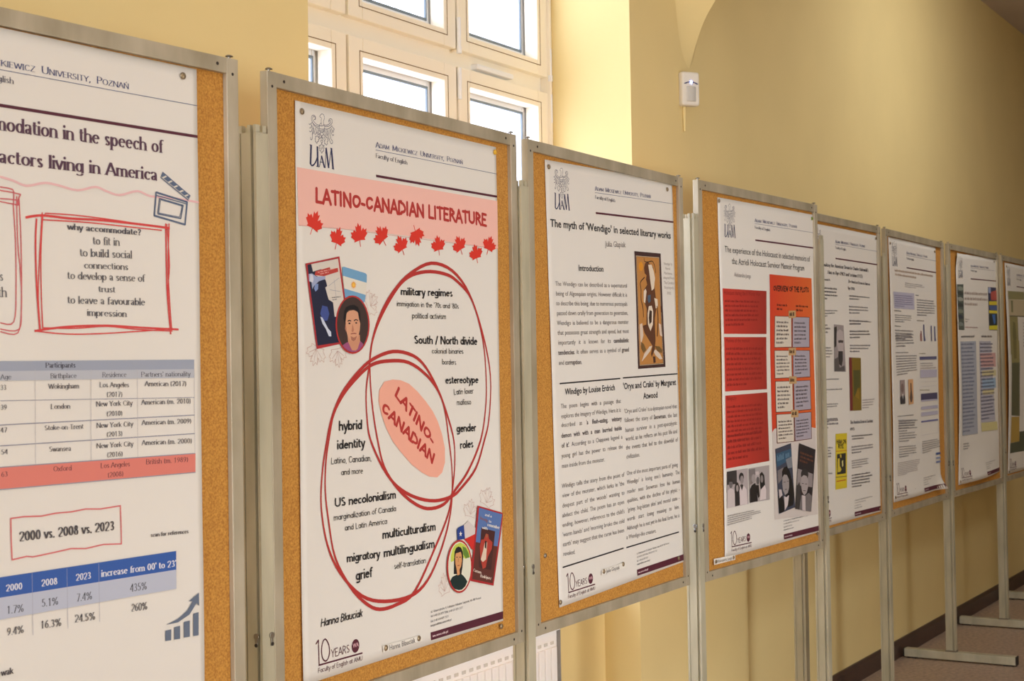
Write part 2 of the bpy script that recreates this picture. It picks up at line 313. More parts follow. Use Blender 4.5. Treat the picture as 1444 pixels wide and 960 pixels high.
# ================================================================ lettering
# drawn alphabet: L = polyline, A = arc (cx cy rx ry from to), D = dot; units: x height 45, capitals 66
GL = {
'a': (40, 'A 17 33 12 12 150 0;L 29 33 29 4;L 29 4 35 0;A 17 12 12 11.5 60 360'), 'ɑ': (46, 'A 22 22 18 22 0 360;L 40 45 40 0'),
'b': (46, 'L 7 68 7 0;A 24 22 17 22 0 360'), 'c': (40, 'A 23 22 18 22 48 312'), 'd': (46, 'A 21 22 17 22 0 360;L 38 68 38 0'),
'e': (43, 'A 22 22 18 22 5 318;L 5 25 40 25'), 'f': (27, 'L 12 0 12 54;A 23 54 11 13 180 50;L 2 44 24 44'),
'g': (46, 'A 21 22 17 22 0 360;L 38 45 38 -6;A 21 -8 17 12 0 -150'), 'h': (45, 'L 7 68 7 0;A 22 28 15 16 175 0;L 37 28 37 0'),
'i': (17, 'L 8 45 8 0;D 8 61'), 'j': (17, 'L 9 45 9 -12;A 2 -12 7 8 0 -100;D 9 61'), 'k': (43, 'L 7 68 7 0;L 36 45 8 19;L 17 27 39 0'),
'l': (17, 'L 8 68 8 0'), 'm': (66, 'L 7 45 7 0;A 20 29 12.5 15 175 0;L 32.5 29 32.5 0;A 45 29 12.5 15 175 0;L 57.5 29 57.5 0'),
'n': (45, 'L 7 45 7 0;A 22 28 15 16 175 0;L 37 28 37 0'), 'o': (46, 'A 23 22 19 22 0 360'), 'p': (46, 'L 7 45 7 -21;A 24 22 17 22 0 360'),
'q': (46, 'A 21 22 17 22 0 360;L 38 45 38 -21'), 'r': (30, 'L 7 45 7 0;A 20 29 13 15 175 55'), 's': (34, 'A 17 33.5 11 11 35 270;A 17 11 12 11.5 90 -155'),
't': (27, 'L 11 60 11 11;A 20 11 9 10 180 310;L 2 44 24 44'), 'u': (45, 'L 7 45 7 17;A 22 17 15 16 180 355;L 37 45 37 0'),
'v': (40, 'L 3 45 20 0 37 45'), 'w': (60, 'L 3 45 17 0 30 43 43 0 57 45'), 'x': (40, 'L 3 45 36 0;L 36 45 3 0'), 'y': (40, 'L 3 45 20 2;L 37 45 15 -21;L 15 -21 5 -21'),
'z': (38, 'L 5 44 33 44 4 1 34 1'),
'A': (58, 'L 3 0 29 66 55 0;L 13 22 45 22'), 'B': (52, 'L 8 66 8 0;L 8 65 26 65;A 27 50 15 15 90 -90;L 8 35 28 35;A 28 18 18 17 90 -90;L 8 1 28 1'),
'C': (58, 'A 32 33 27 33 42 318'), 'D': (60, 'L 8 66 8 0;L 8 65 26 65;A 26 33 29 32 90 -90;L 8 1 26 1'), 'E': (48, 'L 8 66 8 0;L 8 65 42 65;L 8 35 36 35;L 8 1 43 1'),
'F': (46, 'L 8 66 8 0;L 8 65 42 65;L 8 35 36 35'), 'G': (62, 'A 32 33 27 33 42 330;L 55 30 55 6;L 38 30 57 30'), 'H': (60, 'L 8 66 8 0;L 52 66 52 0;L 8 34 52 34'),
'I': (22, 'L 11 66 11 0'), 'J': (34, 'L 24 66 24 14;A 13 14 11 14 0 -150'), 'K': (56, 'L 8 66 8 0;L 48 66 9 28;L 22 40 53 0'), 'L': (46, 'L 8 66 8 0;L 8 1 42 1'),
'M': (74, 'L 9 0 9 66;L 9 66 37 6 65 66;L 65 66 65 0'), 'N': (62, 'L 8 0 8 66;L 8 66 53 0;L 53 0 53 66'), 'O': (64, 'A 32 33 28 33 0 360'), 'P': (50, 'L 8 66 8 0;L 8 65 26 65;A 27 48 17 17 90 -90;L 8 31 28 31'),
'Q': (64, 'A 32 33 28 33 0 360;L 36 12 58 -10'), 'R': (54, 'L 8 66 8 0;L 8 65 26 65;A 27 49 16 16 90 -90;L 8 33 28 33;L 26 33 50 0'), 'S': (48, 'A 24 49 17 16.5 35 270;A 24 17 18 16 90 -150'),
'T': (52, 'L 26 66 26 0;L 3 65 49 65'), 'U': (60, 'L 8 66 8 22;A 30 22 22 22 180 360;L 52 22 52 66'), 'V': (56, 'L 3 66 28 0 53 66'), 'W': (80, 'L 3 66 22 0 40 62 58 0 77 66'),
'X': (54, 'L 4 66 50 0;L 50 66 4 0'), 'Y': (52, 'L 3 66 26 32 49 66;L 26 32 26 0'), 'Z': (52, 'L 6 65 47 65 5 1 48 1'), 'Ś': (48, 'A 24 49 17 16.5 35 270;A 24 17 18 16 90 -150;L 22 72 32 82'),
'0': (46, 'A 23 33 18 33 0 360'), '1': (46, 'L 24 66 24 0;L 24 64 11 54'), '2': (46, 'A 23 47 16 19 165 -35;L 36 36 7 1;L 7 1 40 1'), '3': (46, 'A 22 50 14 16 150 -85;A 22 17 17 17 85 -150'),
'4': (46, 'L 33 66 33 0;L 33 66 4 18;L 4 18 42 18'), '5': (46, 'L 38 65 14 65;L 14 65 11 36;A 21 20 18 20 120 -150'), '6': (46, 'A 23 20 17 20 0 360;L 7 26 16 52;L 16 52 33 66'),
'7': (46, 'L 6 65 40 65 18 0'), '8': (46, 'A 23 50 13 16 0 360;A 23 18 17 18 0 360'), '9': (46, 'A 23 46 17 20 0 360;L 39 40 30 14;L 30 14 13 0'),
'.': (20, 'D 10 3'), ',': (20, 'D 10 3;L 11 2 6 -10'), ':': (20, 'D 10 4;D 10 38'), '-': (28, 'L 4 22 24 22'), '/': (32, 'L 3 -4 28 68'), "'": (16, 'L 8 68 8 50'), '?': (40, 'A 19 50 14 16 160 -60;L 24 36 19 26;L 19 26 19 18;D 19 3'),
'(': (26, 'A 28 28 20 42 125 235'), ')': (26, 'A -2 28 20 42 55 -55'), '%': (72, 'A 17 50 12 15 0 360;A 55 16 12 15 0 360;L 54 66 18 0'), '+': (46, 'L 23 50 23 8;L 3 29 43 29'), '@': (70, 'A 35 25 30 33 -40 300;A 35 26 13 15 0 360;L 48 40 48 14'), '…': (60, 'D 10 3;D 30 3;D 50 3'), ' ': (27, '')}
GL['ń'] = (45, GL['n'][1] + ';L 20 54 30 66'); GL['Ń'] = (62, GL['N'][1] + ';L 26 72 38 84'); GL['ł'] = (19, 'L 9 68 9 0;L 2 28 17 42'); GL['ę'] = (43, GL['e'][1] + ';L 26 0 22 -12;L 22 -12 30 -15'); GL['í'] = (17, 'L 8 45 8 0;L 6 54 14 66')
STY = {'S': (4.6, 1.7, 1, 0), 'SB': (6.6, 2.3, 1, 0), 'J': (3.5, 3.5, 0, 0), 'B': (5.5, 5.5, 0, 0), 'K': (4.8, 4.8, 0, .22), 'H': (7.8, 7.8, 0, 0)}
_gc = {}
def ribbon(pts, hw):
    """quads along pts; hw(nx, ny) gives the half width for a unit normal"""
    out = []; n = len(pts)
    if n < 2: return out
    nr = []
    for i in range(n):
        a = pts[max(0, i - 1)]; b = pts[min(n - 1, i + 1)]; dx, dy = b[0] - a[0], b[1] - a[1]; l = math.hypot(dx, dy) or 1
        nx, ny = -dy / l, dx / l; w_ = hw(nx, ny); nr.append((nx * w_, ny * w_))
    for i in range(n - 1):
        p, q, u, v = pts[i], pts[i + 1], nr[i], nr[i + 1]
        out.append([(p[0] - u[0], p[1] - u[1]), (q[0] - v[0], q[1] - v[1]), (q[0] + v[0], q[1] + v[1]), (p[0] + u[0], p[1] + u[1])])
    return out
def drawn(ch, st):
    """(advance, [strokes]) each stroke a list of polygons"""
    key = (ch, st)
    if key in _gc: return _gc[key]
    a, b, serif, sl = STY[st]; rnd = st in 'BKHJ'
    if rnd and st != 'H' and ch == 'a': ch = 'ɑ'
    adv, spec = GL.get(ch, GL['o']); out = []
    hw = lambda nx, ny: math.hypot(a * nx, b * ny)
    disc = lambda x, y, rx, ry, n=8: [(x + rx * math.cos(2 * math.pi * (k + .5) / n), y + ry * math.sin(2 * math.pi * (k + .5) / n)) for k in range(n)]
    wob = (lambda x, y: (x + 1.5 * math.sin(y * .11 + ord(ch)), y + 1.6 * math.sin(x * .12 + ord(ch) * 2))) if st == 'H' else (lambda x, y: (x, y))
    for s in spec.split(';'):
        if not s: continue
        t = s.split(); v = [float(q) for q in t[1:]]
        if t[0] == 'D':
            r = max(a, b) * 1.12; out.append([disc(v[0], v[1], r, r)]); continue
        if t[0] == 'L':
            P = [wob(v[i], v[i + 1]) for i in range(0, len(v), 2)]; st_ = []
            for i in range(len(P) - 1): st_ = ribbon(P[i:i + 2], hw); out.append(st_)
            if st in 'BHK': 
                for p in (P if st == 'H' else P[1:-1]): out.append([disc(p[0], p[1], a, b)])
            if serif:
                for i, j in ((0, 1), (-1, -2)):
                    p, q = P[i], P[j]
                    if abs(p[0] - q[0]) < .75 * abs(p[1] - q[1]) and ch not in "-/'":
                        y = p[1]; k = 9 if st == 'S' else 11
                        if y == 0 or y == -21: out.append([[(p[0] - k, y - .2), (p[0] + k, y - .2), (p[0] + k, y + 2.6), (p[0] - k, y + 2.6)]])
                        elif y == 66 or (y == 45 and ch in 'vwxyu'): out.append([[(p[0] - k * (.9 if y == 66 else .8), y - 2.4), (p[0] + k * (.9 if ch not in 'u' else .3), y - 2.4), (p[0] + k * (.9 if ch not in 'u' else .3), y + .4), (p[0] - k * (.9 if y == 66 else .8), y + .4)]])
                        elif y in (45, 68): out.append([[(p[0] - k, y - 5), (p[0] + a * .6, y - 3), (p[0] + a, y + .6), (p[0] - k * .4, y - 1)]])
        else:
            cx, cy, rx, ry, t0, t1 = v; n = max(3, int(abs(t1 - t0) / 24)); closed = abs(t1 - t0) > 359
            rx -= a * .5 * (closed or abs(t1 - t0) > 200); ry -= b * .9
            P = [wob(cx + rx * math.cos(math.radians(t0 + (t1 - t0) * k / n)), cy + ry * math.sin(math.radians(t0 + (t1 - t0) * k / n))) for k in range(n + 1)]
            if closed:
                nn = len(P); Q_ = [P[-2]] + P + [P[1]]; R_ = ribbon(Q_, hw); out.append(R_[1:-1])
            else:
                out.append(ribbon(P, hw))
                if st == 'H': out += [[disc(P[0][0], P[0][1], a, b)], [disc(P[-1][0], P[-1][1], a, b)]]
                elif serif and ch in 'acrfsjy?2369': p = P[0] if ch != 'j' else P[-1]; out.append([disc(p[0], p[1], a * .9, a * .9)])
    if sl: out = [[[(x + y * sl, y) for x, y in pg] for pg in st_] for st_ in out]
    _gc[key] = (adv, out); return _gc[key]
_cu = bpy.data.curves.new('t', 'FONT'); _to = bpy.data.objects.new('t', _cu); C.objects.link(_to); _cu.resolution_u = 2
OFFS = {'O': 0.0, 'OM': .017, 'OB': .027}
def builtin(ch, st):
    key = (ch, st)
    if key in _gc: return _gc[key]
    def wd(s): _cu.body = s; bpy.context.view_layer.update(); return _to.dimensions.x
    _cu.offset = 0
    if ('_hh', 0) not in _gc: _gc[('_hh', 0)] = wd('HH')
    adv = wd('H' + ch + 'H') - _gc[('_hh', 0)]
    polys = []
    if ch != ' ':
        _cu.offset = OFFS[st]; _cu.body = ch; bpy.context.view_layer.update(); me = _to.to_mesh()
        polys = [[[(me.vertices[i].co.x * 98, me.vertices[i].co.y * 98) for i in p.vertices]] for p in me.polygons]; polys = [[q[0] for q in polys]]; _to.to_mesh_clear()
    _gc[key] = (adv * 98, polys); return _gc[key]
def layout(text, st):
    """[(polys, x, scale)], natural width, number of spaces; units of 67 = capital height"""
    x = 0; out = []; sp = 0; bold = False; base = 'O' if st == 'OJ' else st
    for ch in text:
        if ch == '*': bold = not bold; continue
        if ch == ' ': sp += 1
        s_ = 1; x += 20 if ch == ' ' and st == 'C' else 0
        if st == 'C':
            if ch.islower(): ch = ch.upper(); s_ = .78
            adv, g = drawn(ch, 'S')
        elif base[0] == 'O': adv, g = builtin(ch, 'OB' if bold else base)
        else: adv, g = drawn(ch, base)
        out.append((g, x, s_, sp)); x += adv * s_ + (3 if st == 'H' else 0)
    return out, x, sp
# ---------------------------------------------------------------- print on curved sheets
def gradmat(name, c0, c1):
    m = bpy.data.materials.new(name); m.use_nodes = True; nt = m.node_tree; N = nt.nodes; b = N['Principled BSDF']; b.inputs['Roughness'].default_value = .5
    tc = N.new('ShaderNodeTexCoord'); sx = N.new('ShaderNodeSeparateXYZ'); nt.links.new(tc.outputs['Generated'], sx.inputs[0])
    r = N.new('ShaderNodeValToRGB'); r.color_ramp.elements[0].color = lin(c0) + (1,); r.color_ramp.elements[1].color = lin(c1) + (1,)
    nt.links.new(sx.outputs[0], r.inputs[0]); nt.links.new(r.outputs[0], b.inputs['Base Color']); return m
GRADS = {'grad_red': gradmat('printed red gradient', (208, 60, 48), (160, 48, 38)), 'grad_orange': gradmat('printed orange gradient', (214, 66, 40), (226, 106, 46))}
def inkmat(c):
    if isinstance(c, str): return GRADS[c]
    k = 'ink %d %d %d' % tuple(c)
    return mat(k, tuple(min(255, int(v * INKGAIN)) for v in c), .55, spec=.4)
INKGAIN = 1.06
class Sheet:
    def __init__(s, no, board, base, label, cat, group):
        s.no = no; s.o, s.tr, s.bl = [Vector(v) for v in SHEETS[no]]
        s.root = thing('poster', label, cat, board.location, board.rotation_euler.z, group)
        s.part = None; s.order = 0
    def uvw(s, x, y):
        p = s.o + (s.tr - s.o) * (x / 690) + (s.bl - s.o) * (y / 1000)
        t = x / 690; u = y / 1000; no = s.no
        d = .0004 + .0022 * math.sin(math.pi * min(1, max(0, t))) ** 2 * (.5 + .5 * math.sin(u * 7 + no * 1.7)) + .0008 * math.sin(u * 11 + t * 4 + no)
        if no == 6: d += .032 * max(0, (t - .80) / .2) ** 2 * max(0, (u - .93) / .07) ** 2 + .010 * math.sin(math.pi * t) * max(0, (u - .8) / .2) ** 2 + .004 * math.exp(-((t - .03) / .1) ** 2) * math.sin(math.pi * min(1, max(0, u)))
        if no == 7: d += .020 * math.sin(math.pi * max(0, min(1, t))) * max(0, (u - .82) / .18) ** 2 + .010 * max(0, (.08 - t) / .08) * max(0, (.07 - u) / .07) + .009 * math.exp(-(t / .12) ** 2) * math.sin(math.pi * min(1, max(0, u)))
        if no == 8: d += .012 * math.exp(-(t / .15) ** 2) * math.sin(math.pi * min(1, max(0, u)))
        if no == 4: d += .010 * max(0, (.15 - t) / .15) * max(0, (u - .9) / .1) * 0 + .003 * math.exp(-(t / .1) ** 2) * math.sin(math.pi * min(1, max(0, u)))
        if no in (2, 1): d += .003 * max(0, (.4 - t) / .4) ** 2 * max(0, u - .2)
        return p.x, p.y, max(.0003, d)
    def v3(s, x, y, lay):
        x = min(690, max(0, x)); y = min(1000, max(0, y))
        u, v, d = s.uvw(x, y); return (u, .0078 - d - lay, -v)
    def begin(s, name, lab=None):
        s.flush(); s.part = name; s.lab = lab; s.v = []; s.f = []; s.mi = []; s.ml = []
    def flush(s):
        if s.part and s.f:
            me = bpy.data.meshes.new(s.part); me.from_pydata(s.v, [], s.f)
            for m in s.ml: me.materials.append(m)
            me.polygons.foreach_set('material_index', s.mi)
            tag(link(s.part, me, s.root), getattr(s, 'lab', None))
        s.part = None
    def poly(s, pts, col, lay):
        m = inkmat(col)
        if m not in s.ml: s.ml.append(m)
        b = len(s.v); s.v += [s.v3(x, y, lay) for x, y in pts]; s.f.append(list(range(b, b + len(pts)))); s.mi.append(s.ml.index(m))
    def lay(s, d=1.0): s.order += d; return .00025 + s.order * 3e-5
    def fill(s, pts, col):
        L_ = s.lay(); xs = [p[0] for p in pts]; ys = [p[1] for p in pts]
        if max(xs) - min(xs) < 22 and max(ys) - min(ys) < 22:
            if len(pts) <= 4: s.poly(pts, col, L_); return
            for t in geometry.tessellate_polygon([[Vector((x, y, 0)) for x, y in pts]]): s.poly([pts[i] for i in t], col, L_)
            return
        bm = bmesh.new(); vs = [bm.verts.new((x, y, 0)) for x, y in pts]
        for t in geometry.tessellate_polygon([[Vector((x, y, 0)) for x, y in pts]]):
            try: bm.faces.new([vs[i] for i in t])
            except ValueError: pass
        st = 20
        for ax in (0, 1):
            lo, hi = (min(xs), max(xs)) if ax == 0 else (min(ys), max(ys)); k = math.ceil(lo / st) * st
            while k < hi:
                co_ = Vector((k, 0, 0)) if ax == 0 else Vector((0, k, 0)); nn = Vector((1, 0, 0)) if ax == 0 else Vector((0, 1, 0))
                bmesh.ops.bisect_plane(bm, geom=bm.verts[:] + bm.edges[:] + bm.faces[:], dist=1e-4, plane_co=co_, plane_no=nn); k += st
        for f in bm.faces: s.poly([(v.co.x, v.co.y) for v in f.verts], col, L_)
        bm.free()
    def line(s, col, wd, closed, smooth, pts):
        L_ = s.lay(.25); P_ = list(pts)
        if smooth and len(P_) > 2:
            n = len(P_); Q_ = []; rng = range(n) if closed else range(n - 1)
            g = (lambda i: P_[i % n]) if closed else (lambda i: P_[max(0, min(n - 1, i))])
            for i in rng:
                a, b, c, d = g(i - 1), g(i), g(i + 1), g(i + 2)
                m = 4 if math.hypot(c[0] - b[0], c[1] - b[1]) > 6 else 2
                for k in range(m):
                    t = k / m; Q_.append(tuple(.5 * (2 * b[j] + (c[j] - a[j]) * t + (2 * a[j] - 5 * b[j] + 4 * c[j] - d[j]) * t * t + (3 * b[j] - a[j] - 3 * c[j] + d[j]) * t ** 3) for j in (0, 1)))
            if not closed: Q_.append(P_[-1])
            P_ = Q_
        if closed: P_ = P_ + [P_[0]]
        ring_ = wd == 'ring'
        hw = (lambda nx, ny: 1.7 + 1.7 * abs(ny)) if ring_ else (lambda nx, ny: wd / 2)
        segs = [P_] if smooth else [P_[i:i + 2] for i in range(len(P_) - 1)]
        if closed and smooth: segs = [[P_[-2]] + P_ + [P_[1]]]
        for k, sg in enumerate(segs):
            R_ = []; 
            for i in range(len(sg) - 1):
                a, b = sg[i], sg[i + 1]; m = max(1, int(math.hypot(b[0] - a[0], b[1] - a[1]) / 20))
                R_ += [(a[0] + (b[0] - a[0]) * j / m, a[1] + (b[1] - a[1]) * j / m) for j in range(m)]
            R_.append(sg[-1]); rb = ribbon(R_, hw)
            if closed and smooth: rb = rb[1:-1] if len(rb) > 3 else rb
            if not smooth and len(segs) > 1 and wd != 'ring': 
                for c_ in (sg[0], sg[-1]) if wd > 1.2 else (): s.poly([(c_[0] + wd / 2 * math.cos(q * math.pi / 3), c_[1] + wd / 2 * math.sin(q * math.pi / 3)) for q in range(6)], col, L_ + 1e-6 * (k + 1))
            for q in rb: s.poly(q, col, L_ + 2e-6 * k)
    def text(s, st, col, t, x0, y0, x1, y1, h, xs=None):
        lay_, W_, sp = layout(t, st); L = math.hypot(x1 - x0, y1 - y0); dx, dy = (x1 - x0) / L, (y1 - y0) / L
        sc_ = h / 67; gap = 0
        if xs is None: xs = L / W_
        elif sp: gap = (L - W_ * xs) / sp
        base = .00025 + s.order * 3e-5 + 1.1e-4
        for strokes, gx, s_, nsp in lay_:
            for k, pg in enumerate(strokes):
                for poly in pg:
                    q_ = []
                    for (px_, py_) in poly:
                        a = (gx + px_ * s_) * xs + gap * nsp; b = py_ * s_ * sc_
                        q_.append((x0 + a * dx + b * dy, y0 + a * dy - b * dx))
                    s.poly(q_, col, base + k * 6e-6)
    def greek(s, col, p, n, fill):
        P4 = [(p[i], p[i + 1]) for i in range(0, 8, 2)]; L_ = s.lay(); rr = random.Random(int(p[0] * 7 + p[1]) + n)
        def at(u, v): return tuple((P4[0][j] * (1 - u) + P4[1][j] * u) * (1 - v) + (P4[3][j] * (1 - u) + P4[2][j] * u) * v for j in (0, 1))
        W_ = math.hypot(P4[1][0] - P4[0][0], P4[1][1] - P4[0][1]); H_ = math.hypot(P4[3][0] - P4[0][0], P4[3][1] - P4[0][1])
        xh = (H_ / (n + .0)) * .40 if n > 1 else H_ * .8
        for i in range(n):
            v0 = (i + .5) / n; e = (1 if i < n - 1 else .55) if fill > .75 and n > 1 else 1
            e *= 1 - (1 - fill) * rr.random(); x = 0
            while x < W_ * e:
                wl = min(xh * rr.choice((1.0, 1.8, 2.6, 3.4, 4.2)), W_ * e - x)
                if wl > xh * .5:
                    k = x
                    while k < x + wl - xh * .3:            # letters of a word
                        a, b = k / W_, min(x + wl, k + xh * .50) / W_; tall = rr.random() < .28
                        t0 = v0 - xh * (.5 if not tall else .85) / H_; t1 = v0 + xh * .5 / H_
                        s.poly([at(a, t1), at(b, t1), at(b, t0), at(a, t0)], col, L_ + 6e-5); k += xh * .68
                x += wl + xh * .75
def build_poster(no, label, header=True):
    s = Sheet(no, boards[no - 1], 0, label, 'poster', 'university posters pinned to the boards')
    nx, ny = 35, 50; vs = []; fs = []
    for j in range(ny + 1):
        for i in range(nx + 1):
            x = min(690, i * 20); y = j * 20; vs.append(s.v3(x, y, 0))
    for j in range(ny):
        for i in range(nx): a = j * (nx + 1) + i; fs.append([a, a + 1, a + nx + 2, a + nx + 1])
    me = bpy.data.meshes.new('sheet'); me.from_pydata(vs, [], fs); me.materials.append(PAPER); me.shade_smooth()
    o = link('sheet', me, s.root); md = o.modifiers.new('thickness', 'SOLIDIFY'); md.thickness = .0002; md.offset = -1
    just = []
    def run(ops):
        i = 0
        while i < len(ops):
            op = ops[i]; k = op[0]
            if k == 'N': s.begin(*op[1:])
            elif k == 'F': s.fill([(op[2][j], op[2][j + 1]) for j in range(0, len(op[2]), 2)], op[1])
            elif k == 'R': s.line(op[1], op[2], op[3], op[4], [(op[5][j], op[5][j + 1]) for j in range(0, len(op[5]), 2)])
            elif k == 'E': s.fill([(op[2] + op[4] * math.cos(q * math.pi / 10), op[3] + op[5] * math.sin(q * math.pi / 10)) for q in range(20)], op[1])
            elif k == 'G': s.greek(*op[1:])
            elif k == 'T':
                xs = None
                if op[1] == 'OJ':                          # justified lines share one letter width
                    j0 = i; 
                    while j0 > 0 and ops[j0 - 1][0] == 'T' and ops[j0 - 1][1] == 'OJ': j0 -= 1
                    j1 = i
                    while j1 < len(ops) and ops[j1][0] == 'T' and ops[j1][1] == 'OJ': j1 += 1
                    xs = min(math.hypot(q[6] - q[4], q[7] - q[5]) / (layout(q[3], 'OJ')[1] or 1) for q in ops[j0:j1])
                s.text(*op[1:], xs=xs)
            i += 1
    if header: run(TEMPLATE)
    run(PRINTS[no]); s.flush(); return s
